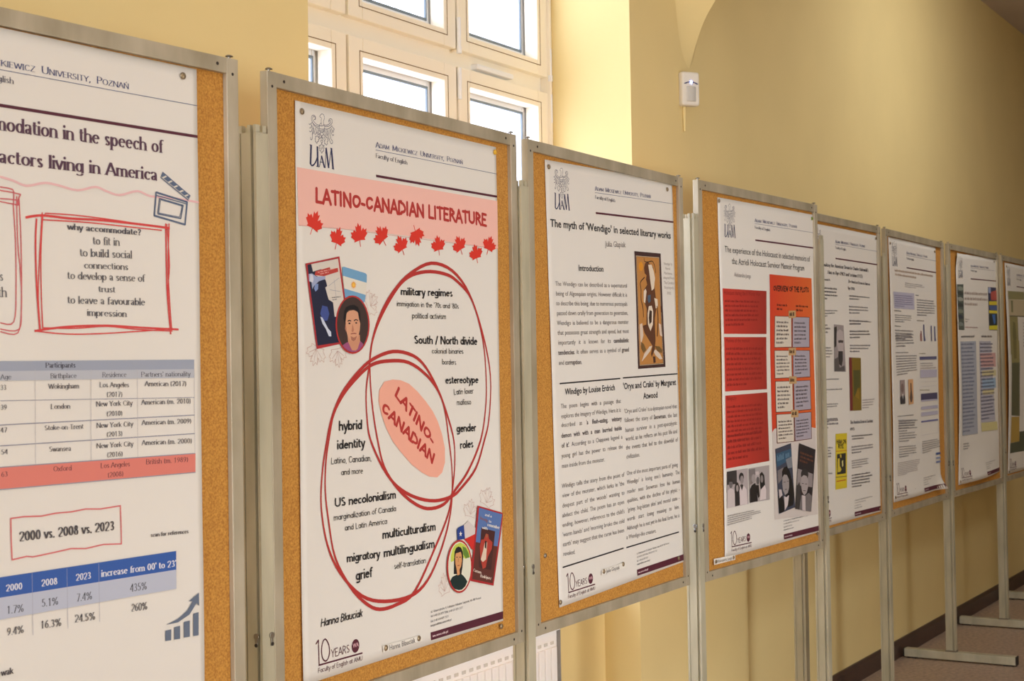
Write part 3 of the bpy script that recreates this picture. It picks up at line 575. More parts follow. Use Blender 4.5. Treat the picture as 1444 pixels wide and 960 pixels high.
# ================================================================ what is printed on each poster, in millimetres from its top left corner
TEMPLATE = [
('N','emblem'),
('R',(44,48,84),1,0,1,[76.2,32.7,75,31,74.2,25.2,75.2,20.5,70.9,19.1,70.1,17.7,72.3,15.7,75.4,13.3,79.7,13,83.1,15.5,83.9,20,81.6,24.2,81.1,29.5,81.4,32.1]),
('R',(44,48,84),1,0,1,[69.1,33.7,71.3,31.4,73.7,29.2]),
('R',(44,48,84),1,0,1,[81.9,30,83.6,31.1]),
('R',(44,48,84),1,0,1,[69.1,34.3,59.5,33,52.7,29.3,49,24.7,51.6,21.1,56.5,21.1,57.1,24.2,53.2,26.4]),
('R',(44,48,84),1,0,1,[69,36.5,57.3,35.9,48.9,31.1,46,25.7,47,21,51.7,18.5,56.6,19.5,58,22.8,56.2,26.5]),
('R',(44,48,84),1,0,1,[69,39.5,59.3,38.8,51.3,34.7,48.9,29.8]),
('R',(44,48,84),1,0,1,[83.6,31.8,91.9,30.7,99,27.2,102.6,24.3,102.2,21.5,99.1,21.9,97.3,23.7]),
('R',(44,48,84),1,0,1,[83.6,34.4,94,32.8,102.9,28.6,107,23.7,106.4,19.3,102.5,18.1,98.3,19.6,96.5,22.9,98.1,25.7]),
('R',(44,48,84),1,0,1,[83.5,38.3,91.7,37.9,100.6,34.2,106.2,29.5]),
('R',(44,48,84),1,0,1,[69.1,34.3,76.2,34.3,83.6,32.4,83.5,38.3,76.1,39.9,69,39.5,69.1,34.3]),
('R',(44,48,84),1,0,1,[69,40.5,69.9,44.6,75.9,45.8,81.8,43.5,83.5,39]),
('R',(44,48,84),1,0,1,[69.5,43,76,43.2,82.5,41.6]),
('R',(44,48,84),1,0,1,[72.1,46.3,71.5,50.3,75.4,51.8,79.7,49.9,80.3,45.9]),
('R',(44,48,84),1,0,1,[47.8,31.5,43.5,35.1,39.9,36.4,39.1,34.4]),
('R',(44,48,84),1,0,1,[45.6,34.8,45.5,39.3,42.7,42.3,39.8,42]),
('R',(44,48,84),1,0,1,[46.6,36.6,47.6,42.9,45.3,47.7,41.1,48.9,39.7,47.2]),
('R',(44,48,84),1,0,1,[49.8,37.5,52.4,43.6,51,49,47.3,53.3]),
('R',(44,48,84),1,0,1,[51.2,39.9,48.4,51.9,48.3,58.3,46.1,62.2,42.9,61.6,43.6,57.9]),
('R',(44,48,84),1,0,1,[57.2,40.4,55.4,45.8,52.7,51.3]),
('R',(44,48,84),1,0,1,[59.3,40.8,60.3,45.2,58,50.7,55.2,51.7]),
('R',(44,48,84),1,0,1,[64.7,40.7,63,47.4,59.1,49.2]),
('R',(44,48,84),1,0,1,[66.8,41.8,66.7,46.3,62.9,50.7]),
('R',(44,48,84),1,0,1,[106.2,30.2,108.3,33.2,112.7,34.6,111.5,37.1,108.9,37.5]),
('R',(44,48,84),1,0,1,[103.9,34.4,107.1,39.3,111,40.1,107,41.6]),
('R',(44,48,84),1,0,1,[101.6,36,103.7,42.3,108,47.1,110.9,46,110.3,44.1]),
('R',(44,48,84),1,0,1,[99.4,37.6,100.3,45.4,102.4,53,107.8,57.6,107,61,103.2,62.4,100.4,59.8,96.9,53.7]),
('R',(44,48,84),1,0,1,[93.9,39,95.9,45.9,95.4,51.2,97.5,56.2]),
('R',(44,48,84),1,0,1,[90.6,39.4,92.7,45,91.5,50.4]),
('R',(44,48,84),1,0,1,[87.3,39.8,89,44.2,91.9,49.1]),
('R',(44,48,84),1,0,1,[84.1,40.9,85,46,89.3,50.7]),
('R',(44,48,84),1,0,1,[70.9,47.7,65.5,51,62.9,54.6,66.5,54.8,68.6,57.1,65.3,60.1,67,61.9,62.7,63.7,61.3,67.1,59.2,64.8,56.2,63.8,57.2,61.1,55.5,59.4,58.1,57.1,57.3,54.9,61.2,54.2]),
('R',(44,48,84),1,0,1,[80.7,47.8,84.9,51.2,89.2,53.1,93.1,53.5,91.8,55.9,94.6,57.9,91.2,60.3,92.3,62.8,88.9,66.7,86.8,64.7,82.9,64.5,84.7,61.7,82.6,59.4,85.9,57.7,84.8,55.2,81.6,53.6]),
('R',(44,48,84),1,0,1,[69.8,49.2,68.7,53.9,65.4,56.2]),
('R',(44,48,84),1,0,1,[75.2,52.4,71.9,55.4,69.6,58.3]),
('R',(44,48,84),1,0,1,[75.4,53.1,78.7,55.9,80,58.4]),
('R',(44,48,84),1,0,1,[72.2,61.3,75.2,58.9,78.6,61.1,75.1,64.4,72.2,61.3]),
('R',(44,48,84),1,0,1,[74,56.5,75.3,55,77,56.4]),
('R',(44,48,84),1,0,1,[75.1,64.8,72,69.1,67.2,69.7,69.3,72.4,66.7,74.5,70.6,75.4,69.2,78.5,72.6,78.8,75.1,82.7,77.8,78.8,80.9,77.6,80.1,74.3,82.7,72.1,80.2,70.4,82.8,67.4,78,68.8,75.1,64.8]),
('R',(44,48,84),1,0,1,[72.8,71,74,74.7,75.3,77.2]),
('R',(44,48,84),1,0,1,[78,70.3,76.6,74.4]),
('R',(44,48,84),4.6,0,0,[44.4,71.5,42.2,105.5]),
('R',(44,48,84),2.8,0,1,[42.2,104.8,45.1,107.1,48.9,106.8,52.6,104.4,58,98.6,62,91.7]),
('R',(44,48,84),4.4,0,0,[62.5,71.9,63.4,106.8]),
('R',(44,48,84),1.3,0,0,[40,71.7,45.9,71.8]),
('R',(44,48,84),1.3,0,0,[58.9,107.3,67.5,107.4]),
('R',(44,48,84),1.6,0,0,[75,86.6,67.5,107.4]),
('R',(44,48,84),4,0,0,[74.2,87.1,82.6,107]),
('R',(44,48,84),1.4,0,0,[69.2,98.4,78.7,98.4]),
('R',(44,48,84),1.5,0,0,[87.1,71.6,84.8,106.4]),
('R',(44,48,84),4.4,0,0,[87.9,71.5,95,106.4]),
('R',(44,48,84),1.7,0,0,[103.3,71.1,95,106.4]),
('R',(44,48,84),4.6,0,0,[103.7,70.7,108.2,106.6]),
('R',(44,48,84),1.3,0,0,[80.4,106.9,85.9,107.1]),
('R',(44,48,84),1.3,0,0,[104.7,106.7,111.3,106.9]),
('R',(44,48,84),1.3,0,0,[100.6,70.6,106.4,70.7]),
('N','letterhead'),
('T','C',(58,66,112),'Adam Mickiewicz University, Poznań',241.9,52.5,553,50.9,10.3),
('T','S',(60,58,80),'Faculty of English',241.4,71.9,347.9,73.7,8.3),
('N','header_rule'),
('R',(70,78,118),0.9,0,0,[241.7,57.4,692,56.8]),
('N','header_rule','thick maroon rule'),
('R',(82,30,46),4.6,0,0,[242,105.7,695.2,105]),
('N','address_block'),
('T','S',(88,86,90),'ul. Uniwersytecka 4, Collegium Heliodori Święcicki, 60-780 Poznań',405.9,939.6,599.4,940.2,4.4),
('T','S',(88,86,90),'tel. (+48 61) 829 3506, (+48 61) 829 3522',405.6,948.3,525.7,949.1,4.4),
('T','S',(88,86,90),'fax: (+48 61) 829 3521',405.4,958,471.8,958.2,4.4),
('T','S',(88,86,90),'wagrand@wa.amu.edu.pl',405.1,966.2,482,966.3,4.4),
('F',(82,30,46),[404.8,977.3,689.7,979.8,689.2,995.6,406.2,992.6]),
('T','SB',(225,205,205),'wa.amu.edu.pl',411.8,987.3,469.1,987.5,4.4),
('N','anniversary_logo'),
('R',(82,30,46),2.6,0,0,[37.3,935.7,44.6,930.5,45.1,973.9]),
('R',(82,30,46),2.6,1,1,[64.8,932.2,74.1,943.4,76,956.9,71.3,967,63.2,969.8,55.4,963.2,52.8,949.7,56.7,936.5]),
('R',(82,30,46),2.8,0,0,[43.6,973.6,175.7,975.9]),
('T','J',(82,30,46),'YEARS',80.1,967.2,136.4,967.6,14.4),
('E',(82,30,46),154.3,959.5,11.8,12.1),
('T','OB',(205,160,165),'WA',145.8,961.6,163.6,961.6,7.1),
('T','J',(82,30,46),'Faculty of English at AMU',41.2,986.6,175.4,988.5,8.2)]
PRINTS = {}
PRINTS[1] = [
('N','title_lettering'),
('T','SB',(84,56,74),'modation in the speech of',313.9,139.4,618.4,138.2,19.7),
('T','SB',(84,56,74),'actors living in America',322.5,183.3,606.2,181.3,18.6),
('N','wavy_line'),
('R',(222,178,178),3.2,0,1,[303.3,199.8,324.4,202.2,345.8,205.6,367.6,210.6,397.4,203.9,420.1,204.9,455,209,487,201.4,507.2,205.7,532,209.3,565.9,200.5,591.8,205.9,636.1,204.8,692.2,207.3]),
('N','clapperboard_drawing'),
('F',(84,98,122),[611.3,176.1,616.5,166.5,672.6,198,667.6,206.6]),
('F',(206,200,188),[622.5,171.8,614.7,175.6,617.5,177,625.2,173.4]),
('F',(206,200,188),[633.6,178.1,625.8,181.6,628.6,183.1,636.4,179.6]),
('F',(206,200,188),[644.8,184.4,637,187.6,639.8,189.1,647.6,185.9]),
('F',(206,200,188),[656,190.7,648.2,193.7,651.1,195.3,658.9,192.3]),
('F',(206,200,188),[666.3,196.5,658.5,199.3,661.3,200.8,669.1,198.1]),
('R',(190,185,172),1,0,0,[611.9,174.1,668.2,204.1]),
('R',(84,98,122),3,1,0,[602.7,199.1,665.4,208.6,660.2,243.7,598.3,234.5]),
('R',(84,98,122),1.6,0,0,[602.6,203.6,665.3,211.8]),
('R',(84,98,122),2,1,0,[609,207.9,657,214.5,651.5,235,605.1,231.3]),
('R',(84,98,122),1,1,0,[611.4,209.5,654.9,215.8,649.1,232.9,607.5,229.8]),
('N','jar_drawing'),
('R',(196,92,96),1.7,0,0,[324.2,216.2,336.1,216.4,344.4,217.6,346.7,221.2,345.8,238.4]),
('R',(196,92,96),1.7,0,0,[324.2,220.6,340.8,221.5,357.6,223.3,353.1,231.7,353.5,237.8]),
('R',(196,92,96),1.7,0,0,[324,231.8,338.2,231.4,350.2,231.6,353,237.8]),
('R',(196,92,96),1.7,0,0,[324,235.8,338.2,237,353.7,238.3]),
('R',(196,92,96),1.7,0,1,[345.4,236.2,348.3,290.3,348.3,350.7,344.1,397.5,321.9,399.3]),
('R',(196,92,96),1.7,0,1,[351,226.6,352,290.1,355.8,329.2,357,374.6,350.4,412.5,321.8,411.2]),
('R',(196,92,96),1.7,0,1,[354.6,226.3,357.4,289.8,356.7,374.6,351.9,407.9,321.8,407.7]),
('T','S',(88,86,90),'s',322.3,342.6,328,342.4,12.5),
('T','S',(88,86,90),'th',319.5,364.8,333.7,364.4,13.7),
('N','sketched_frame'),
('R',(202,64,62),3.4,0,1,[365.2,254.3,393,249.5,442.7,250.2,494.4,248.7,556.6,249.2,628.6,251.2]),
('R',(202,64,62),1.8,0,1,[398.7,246,446.7,244.9,506.6,246.2,573.7,249.3,626.4,251.7]),
('R',(202,64,62),1.8,0,1,[392.2,255.4,474.2,253.7,539.7,254.6,612.9,255.6]),
('R',(202,64,62),1.5,0,1,[398.7,246,400.5,250.2,434.9,250.2]),
('R',(202,64,62),2.8,0,1,[383.6,254.5,381.3,288.4,382.4,349.5,387.1,410]),
('R',(202,64,62),1.8,0,1,[393.1,245.2,386.9,318.7,384.8,364.7,387.9,410]),
('R',(202,64,62),1.8,0,1,[394.2,247.6,390.1,303.2,390,364.6,392,409.3]),
('R',(202,64,62),2.6,0,1,[620.7,244.7,621,307.7,622.4,354.6,628.6,412.1]),
('R',(202,64,62),2.2,0,1,[627.4,244.2,624.5,307.5,626.4,357.8,630.9,408.1]),
('R',(202,64,62),1.8,0,1,[622.9,245.5,627.2,307.4,623.4,347.8,627.4,401.4]),
('R',(202,64,62),3,0,1,[377.8,409.8,432.8,403.3,504.3,400.7,571.3,402.8,644.5,404.6]),
('R',(202,64,62),1.8,0,1,[377.8,409.8,432.6,413.5,491.9,412.4,554.1,408.9,628.3,404.1]),
('R',(202,64,62),1.8,0,1,[392.8,405.3,448.3,405.2,504.3,401.7,562.7,405.5,628.2,407.1]),
('N','text_block'),
('T','SB',(74,72,80),'why accommodate?',435.9,266.1,572.2,265.5,8.8),
('T','S',(74,72,80),'to fit in',480.9,284.4,530.8,283.7,11.5),
('T','S',(74,72,80),'to build social',457.2,302.8,554.1,301,11.4),
('T','S',(74,72,80),'connections',464.5,319.5,546.2,318.4,9.5),
('T','S',(74,72,80),'to develop a sense of',434.9,335.8,578,334.5,10.6),
('T','S',(74,72,80),'trust',490,352.5,521.5,352.4,8.9),
('T','S',(74,72,80),'to leave a favourable',434.4,370.2,577.8,369.7,10.6),
('T','S',(74,72,80),'impression',468.7,387,542.6,387.5,9.5),
('N','participants_table'),
('F',(150,156,170),[219.7,451.1,321.3,450.9,676.2,450.6,676,465.3,321.1,464.3,219.5,464.3]),
('F',(176,178,184),[219.5,464.3,321.1,464.3,676,465.3,675.8,478.6,320.9,477.4,219.4,477.4]),
('T','SB',(66,64,74),'Participants',395.4,460.5,447.5,460.7,7.1),
('T','S',(66,64,74),'Age',321,475.6,338.8,475.3,6.8),
('T','S',(66,64,74),'Birthplace',403.5,475.4,449.2,475.5,7.1),
('T','S',(66,64,74),'Residence',495.5,475.2,540.8,475.2,7.3),
('T','S',(66,64,74),"Partners' nationality",568.8,475.6,667.9,476.1,7.5),
('T','S',(66,64,74),'33',320.8,489.6,330.7,489.5,6.8),
('T','S',(66,64,74),'Wokingham',399.9,489.8,453.7,490,7.1),
('T','S',(66,64,74),'Los Angeles',490.4,489.5,545.7,490.3,7.3),
('T','S',(66,64,74),'(2017)',503.6,503.5,532.9,504.2,7.4),
('T','S',(66,64,74),'American (2017)',575.9,489.6,659.4,490.9,7.6),
('T','S',(66,64,74),'39',320.5,516.3,331.1,516.4,6.8),
('T','S',(66,64,74),'London',404,517.9,437.7,518.3,7.1),
('T','S',(66,64,74),'New York City',483.9,516.9,552,517.1,7.3),
('T','S',(66,64,74),'American (m. 2010)',568.6,516.9,668.1,517.6,7.5),
('T','S',(66,64,74),'(2010)',503.4,531.4,532.6,531.6,7.2),
('T','S',(66,64,74),'47',320.1,546.9,331.4,546.7,6.7),
('T','S',(66,64,74),'Stoke-on-Trent',392.8,547,460.9,547.5,6.9),
('T','S',(66,64,74),'New York City',484.3,547.6,552.5,547.9,7.2),
('T','S',(66,64,74),'(2013)',503,561.2,532.1,560.9,7.2),
('T','S',(66,64,74),'American (m. 2009)',569,546.9,668.5,548.3,7.4),
('T','S',(66,64,74),'54',321.1,576.3,332,576.1,6.7),
('T','S',(66,64,74),'Swansea',400.4,576.8,438.6,577.7,7),
('T','S',(66,64,74),'New York City',483.8,576.8,552.6,577,7.2),
('T','S',(66,64,74),'(2016)',503.1,590.6,532.2,590.6,7.2),
('T','S',(66,64,74),'American (m. 2000)',568.5,576.6,669.2,578.6,7.4),
('F',(212,120,106),[229,593.1,319.5,593.6,676.3,594.9,675.8,623.5,319.1,622.9,228.6,622.8]),
('T','S',(90,40,50),'63',320.7,606.4,331.6,606,6.7),
('T','S',(90,40,50),'Oxford',407,604.6,439.2,605.1,7),
('T','S',(90,40,50),'Los Angeles',490.9,605.6,545.4,606.1,7.2),
('T','S',(90,40,50),'(2008)',503.7,619.6,532.9,619.5,7.2),
('T','S',(90,40,50),'British (m. 1989)',576.1,605.4,660.8,606.6,7.4),
('R',(140,138,152),0.9,0,0,[320.6,504.1,675.2,508.9]),
('R',(140,138,152),1.3,0,0,[301.5,536.7,676.1,535.9]),
('R',(140,138,152),1.3,0,0,[301.2,564.6,675.6,564.4]),
('R',(140,138,152),1.3,0,0,[300.8,593.2,675.1,594.8]),
('R',(140,138,152),1.3,0,0,[300.5,623,675.8,623.9]),
('R',(176,172,176),0.6,0,0,[377.9,462.5,377.3,593.3]),
('R',(176,172,176),0.6,0,0,[475.1,463.5,474,593.5]),
('R',(176,172,176),0.6,0,0,[561.7,464.4,560.8,594]),
('R',(176,172,176),0.6,0,0,[676,465.6,675.1,594.8]),
('N','caption'),
('T','SB',(66,60,64),'scan for references',583.5,713.7,659.5,715.6,6.1),
('N','year_heading'),
('R',(206,104,104),1.9,1,0,[335.6,663.2,356.8,662.7,386.2,664.6,411.3,662.8,436.8,663.4,462.9,661.6,489.5,663.9,526.7,662.4,527.4,689.5,527.5,717.8,494.2,715.1,462.1,717.5,436.1,714.7,400.4,717.3,370.7,718.9,360.9,717,336.8,719,335.8,691]),
('T','SB',(64,58,62),'2000 vs. 2008 vs. 2023',348.6,695.6,515.1,696.4,13.2),
('N','results_table'),
('F',(44,84,158),[249.2,741.1,317.7,740.1,633.7,739.8,633.2,767.8,317.3,767.2,248.9,767.9]),
('F',(178,182,196),[248.9,767.9,317.3,767.2,633.2,767.8,632.7,796.7,317,796.4,248.6,797]),
('T','SB',(215,215,220),'2000',325.9,760.1,352.6,760.4,9.1),
('T','SB',(215,215,220),'2008',383.9,760.9,411.4,761.2,9.3),
('T','SB',(215,215,220),'2023',443.2,760.7,470.5,760.8,9.5),
('T','SB',(215,215,220),"increase from 00' to 23'",488.6,761,633.3,762.9,9.7),
('T','S',(60,58,66),'1.7%',326.4,790.2,354.2,791.1,10.3),
('T','S',(60,58,66),'5.1%',383.5,788.8,412,789.5,10.5),
('T','S',(60,58,66),'7.4%',443.3,789.8,471.6,790.3,10.8),
('T','S',(60,58,66),'435%',541.4,789.1,574.2,789.9,11.2),
('T','S',(60,58,66),'9.4%',326.1,819.1,353.8,819.8,10.3),
('T','S',(60,58,66),'16.3%',381.2,818.4,416.7,819.7,10.5),
('T','S',(60,58,66),'24.5%',439.8,818.7,476.5,819.9,10.7),
('T','S',(60,58,66),'260%',543.2,818.2,574.3,819.6,11.2),
('R',(150,150,165),0.6,0,0,[368.9,740.4,368.8,824.9]),
('R',(150,150,165),0.6,0,0,[428,741.1,427.9,825.1]),
('R',(150,150,165),0.6,0,0,[484.6,741.1,484.5,824.5]),
('N','chart_icon'),
('F',(96,106,124),[609.2,856.3,621,855.9,620.7,872.3,608.9,871.7]),
('F',(96,106,124),[627,853.7,639,853.3,638.6,872.9,626.7,872.3]),
('F',(96,106,124),[646.9,848.7,659,848.3,658.6,872.9,646.5,872.4]),
('F',(96,106,124),[666.5,839,677.6,838.4,677,873.6,665.9,873.2]),
('F',(96,106,124),[610.5,847.7,634.3,842.4,653.8,832.7,665,819.9,657.1,818.8,678.8,808.7,679,829.1,673.6,823.8,658.6,839.2,634.3,847.7]),
('N','signature'),
('T','SB',(66,60,64),'wak',316,871.4,335.8,871.4,8.6)]
PRINTS[2] = [
('N','printed_band'),
('F',(232,182,168),[3,114.4,139.2,114.8,356.1,113.9,695.9,114.3,701.2,215.7,353.5,210.9,137,211,5.9,214.4]),
('R',(200,110,95),0.6,0,0,[5.9,214.4,137,211.8,701.2,215.7]),
('N','title_lettering'),
('T','H',(172,48,44),'LATINO-CANADIAN LITERATURE',53.9,170.3,644.9,170.2,24.1),
('N','maple_leaf'),
('F',(208,50,36),[61.4,184.8,61.4,193.4,67.6,192.1,60,203.2,68.9,200.3,68.9,205.4,76.7,206.4,71.3,211.4,72.9,215.4,59.7,219.4,59.4,223.5,47,217.5,45.4,216.9,39.4,228.4,37.9,227.9,43.9,216.4,42.4,215.9,28.6,212.7,32,209.7,26.6,199.3,31.1,197.5,31.8,191,38,194.8,42.5,191.2,46,198.4,50.5,186.3,53.7,190.8]),
('N','maple_leaf'),
('F',(208,50,36),[126.4,208.7,127.6,216.4,133.3,214.6,127.5,225.3,135.5,221.8,136.2,226.5,143.7,226.6,139.2,231.6,141.2,235.1,129.3,239.9,129.5,243.7,117.1,239.4,115.5,239,111.3,250,109.8,249.6,114,238.7,112.5,238.4,99.1,236.8,101.9,233.8,95.5,225,99.6,222.9,99.4,216.9,105.7,219.8,109.5,216.2,113.7,222.3,116.4,211,120,214.7]),
('N','maple_leaf'),
('F',(208,50,36),[180.7,197.3,186.4,203.5,191,199.5,191.5,211.5,197.5,204.9,200.9,208.7,208.5,205.5,207,211.9,211,214.1,201.9,223.7,204.3,226.9,189.2,228.6,187.5,229,189.6,240.6,187.9,241,185.8,229.3,184,229.7,169.7,234.3,170.7,230.3,159.2,225.3,162,221.6,158.4,216.4,166.3,216.2,168.1,211.3,175.9,214.9,172.1,203.7,177.7,205.5]),
('N','maple_leaf'),
('F',(208,50,36),[241.3,199.4,249.8,202.7,252.2,197.6,258.6,207.6,261,199.8,266.2,201.8,271.8,196.4,273.6,202.4,278.5,202.8,274.6,214.2,278.6,216.1,265,223,263.5,223.9,271.4,233.1,270,234,262.1,224.8,260.6,225.8,249.1,234.8,248.2,231.1,234.6,230.9,235.6,226.8,229.5,223.7,237,220.6,236.2,215.8,245.4,216.1,236.2,207.9,242.5,207.4]),
('N','maple_leaf'),
('F',(208,50,36),[310.7,211.7,318,216.1,321.2,211.6,325.2,222,329,215,333.4,217.6,339.7,213.3,340.1,219.2,344.7,220.3,338.7,230.5,342,232.8,328,237.4,326.5,238,332,247.8,330.4,248.5,324.9,238.7,323.4,239.4,310.9,246.3,310.8,242.6,298.2,240.6,299.9,236.8,294.9,233,302.4,231.2,302.7,226.6,311.2,228.1,304.3,219.1,310.2,219.5]),
('N','maple_leaf'),
('F',(208,50,36),[384.2,228.7,376.9,223.5,372.9,228,370,216.7,365.1,223.8,360.8,220.7,353.7,224.8,353.9,218.5,349.4,217.1,356.7,206.8,353.6,204.1,368.7,200.2,370.4,199.6,365.7,188.9,367.5,188.3,372.1,198.9,373.9,198.3,388,191.7,387.7,195.7,401.2,198.7,398.9,202.6,403.9,207.1,395.4,208.5,394.6,213.5,385.5,211.2,392,221.4,385.6,220.5]),
('N','maple_leaf'),
('F',(208,50,36),[448.7,201.9,454.4,207.7,459.1,204,459.5,215.1,465.6,209,469,212.5,476.6,209.6,475.1,215.5,479.1,217.5,469.9,226.3,472.4,229.4,457.2,230.9,455.5,231.3,457.6,242,455.9,242.3,453.8,231.6,452,231.9,437.6,236.1,438.6,232.4,427,227.8,429.9,224.4,426.3,219.6,434.3,219.4,436.1,214.9,443.9,218.2,440,207.8,445.7,209.5]),
('N','maple_leaf'),
('F',(208,50,36),[521.5,198.8,529.4,203.2,533,198.6,537.3,209.2,541.4,202,546.2,204.7,553.1,200.2,553.6,206.3,558.5,207.3,552,217.8,555.6,220.2,540.4,224.9,538.7,225.6,544.6,235.5,542.9,236.2,537,226.3,535.3,227,521.7,234.1,521.6,230.3,507.9,228.3,509.8,224.4,504.3,220.5,512.6,218.7,512.9,213.9,522.1,215.5,514.6,206.3,521,206.7]),
('N','maple_leaf'),
('F',(208,50,36),[591.4,211.2,598,216.6,602.5,212.6,604.2,223.5,609.8,217.1,613.8,220.3,621.4,216.9,620.5,222.9,625,224.6,616.4,233.9,619.3,236.7,603.6,239.2,601.8,239.7,605.3,250.1,603.5,250.6,600,240.1,598.3,240.6,583.7,245.7,584.3,242,571.7,238.2,574.3,234.7,570,230.2,578.3,229.4,579.6,224.9,588.2,227.6,583,217.6,589.1,218.9]),
('N','maple_leaf'),
('F',(208,50,36),[663.2,189.7,664.2,197.4,670.8,195.8,663.6,206.3,673.1,203.1,673.6,207.7,682.4,208,676.9,212.9,679.1,216.4,665,220.9,665,224.7,650.7,220.1,649,219.7,643.5,230.5,641.8,230.1,647.2,219.4,645.5,219,630,217.1,633.4,214.2,626.4,205.2,631.2,203.2,631.3,197.3,638.4,200.3,643.1,196.8,647.7,203,651.4,191.8,655.3,195.6]),
('N','venn_rings'),
('R',(172,48,44),'ring',1,1,[426.2,259,505.2,270.8,570.1,315.8,621.9,395.2,651.3,483.9,642.7,572.4,620.9,618.4,585,671.6,525.4,707.4,487,721.1,423.8,723.9,355.9,711.1,295.7,685.8,249.6,648,209.7,593.3,199.4,553.9,197.4,504.7,208.5,456.9,221,408.1,251,358.6,295.6,315.9,349.8,283.1]),
('R',(172,48,44),'ring',1,1,[405.2,276.6,472.8,277.8,520.4,290.1,579.9,327.1,621.6,406.2,633.6,489.2,628.7,553.4,606.6,616.2,553.9,675.2,503.5,708.4,457.4,733.9,397.8,736.7,345,718.9,293.3,687,253.6,646.9,234.4,601.1,217.8,538.4,210.3,473.2,214.9,424.5,242.4,375.2,295.5,320.2,342.2,290.2]),
('R',(172,48,44),'ring',1,1,[285.5,431.9,353.1,439.5,400.1,463.1,447.3,511.9,467.9,547.6,482.2,609.4,491.3,665,489.7,721.4,474.9,772,440.9,827.6,394.1,875.2,336.2,896.4,247.4,893.7,176.1,873.2,112.2,823.9,75.7,770.5,58.6,703.1,61.9,646.6,73.3,598.3,91,549.4,121.6,507.3,170.2,470.6,217.8,446.6]),
('R',(172,48,44),'ring',1,1,[273.2,449.4,338,452.9,399.8,476.9,445.3,511.1,478.2,559.9,500.9,610.4,502.3,658.7,491.4,708.8,472.7,756.4,422.8,815.6,348.7,890.1,288.9,905.4,231,905.8,186.9,887.6,141,851.7,98.1,795.2,80.3,731.6,70.6,673.7,73.8,620.7,84.1,580.3,97.5,541.9,128,507.5,172.3,477.1,217.6,455.7]),
('N','salmon_ellipse'),
('F',(230,166,144),[284.2,484.3,310.4,486.2,339.4,493.5,368.7,509.1,398.4,529.2,423.4,549.4,441,569.6,456,595.4,465.8,624,465,651.9,453.9,670.8,435.4,679.1,407.1,675.6,379.5,665.3,345.2,647.9,309.3,622.7,281.3,599.8,260.7,574.9,245.1,548,236.5,522.7,239.3,503.2,255.9,487.8]),
('T','H',(172,48,44),'LATINO-',288.9,513.2,420,615.9,19),
('T','H',(172,48,44),'CANADIAN',243.6,540.2,420.6,651.8,19),
('N','text_block'),
('T','B',(26,24,28),'military regimes',316.2,324.9,504.1,322.3,14.7),
('T','J',(26,24,28),"immigation in the '70s and '80s",301.4,346.2,527.2,346.2,10.1),
('T','J',(26,24,28),'political activism',353.3,368.4,477.6,368.1,11.1),
('T','B',(26,24,28),'South / North divide',359,417.3,599.4,419.1,16.2),
('T','J',(26,24,28),'colonial binaries',422.5,436.2,543.5,437.1,10.4),
('T','J',(26,24,28),'borders',460.2,457.9,514.6,459.3,10.5),
('T','B',(26,24,28),'estereotype',471.5,496.2,601.5,497.7,14.9),
('T','J',(26,24,28),'Latin lover',503.5,519.1,581.4,518.6,11.5),
('T','J',(26,24,28),'mafioso',514,540.3,571,540.9,11.6),
('T','B',(26,24,28),'gender',511.5,594.5,589.7,596.1,16),
('T','B',(26,24,28),'roles',524.2,628.6,577.2,628.5,16),
('T','B',(26,24,28),'hybrid',112,571.9,184,572.6,17.3),
('T','B',(26,24,28),'identity',106,604.9,192.3,605.2,16.4),
('T','J',(26,24,28),'Latino, Canadian,',87.7,629.5,212.5,632.1,11.5),
('T','J',(26,24,28),'and more',117.9,651.2,185,653,10.7),
('T','B',(26,24,28),'US necolonialism',97.9,705.9,290.5,707.4,15.9),
('T','J',(26,24,28),'marginalization of Canada',94.4,729.4,289.9,730.9,10.6),
('T','J',(26,24,28),'and Latin America',127.7,750.7,260.1,751.8,10.7),
('T','B',(26,24,28),'multiculturalism',243.8,778.4,426.6,781.7,16.6),
('T','B',(26,24,28),'multilingualism',247.1,812.6,422,814.5,16.6),
('T','B',(26,24,28),'migratory',131.7,807.4,235.7,811.2,15.2),
('T','B',(26,24,28),'grief',158.6,843.2,209.8,843.3,18),
('T','J',(26,24,28),'self-translation',280.4,838.7,389.6,840.8,11.2),
('T','K',(26,24,28),'Hanna Błauciak',50.8,909,176.5,910.4,13.8),
('N','leaf_outline'),
('R',(196,160,150),0.7,1,0,[38.9,456.2,37.9,447.5,31.3,448.7,38.4,437.6,29.1,440.5,28.5,435.3,20.1,434.3,25.4,429.3,23.2,425.3,36.9,421.2,36.9,416.9,56.3,424.6,72,427.7,68.5,430.9,75.7,441.6,70.8,443.5,70.8,450.2,63.5,446.3,58.8,449.9,54.1,442.5,50.5,454.8,46.6,450.2]),
('R',(196,160,150),0.6,0,0,[49.1,426.7,65.7,444.2]),
('R',(196,160,150),0.6,0,0,[49.1,426.7,53.9,450.9]),
('R',(196,160,150),0.6,0,0,[49.1,426.7,41.5,450.3]),
('R',(196,160,150),0.6,0,0,[49.1,426.7,31.9,443.9]),
('R',(196,160,150),0.6,0,0,[49.1,426.7,28.6,432.5]),
('N','leaf_outline'),
('R',(196,160,150),0.7,1,0,[115.4,460.1,109.8,453.3,105.2,457,104.8,444.8,98.9,451,95.6,446.9,88.3,449.5,89.8,443.2,85.9,440.7,94.7,431.8,92.3,428.3,112.1,426.8,126.4,423.1,125.4,427.1,137.1,433.1,134.2,436.6,137.9,442.2,129.8,441.9,128,446.8,120.2,442.5,124.1,454.3,118.4,452]),
('R',(196,160,150),0.6,0,0,[111.6,430.2,130.4,439.2]),
('R',(196,160,150),0.6,0,0,[111.6,430.2,124.7,449.6]),
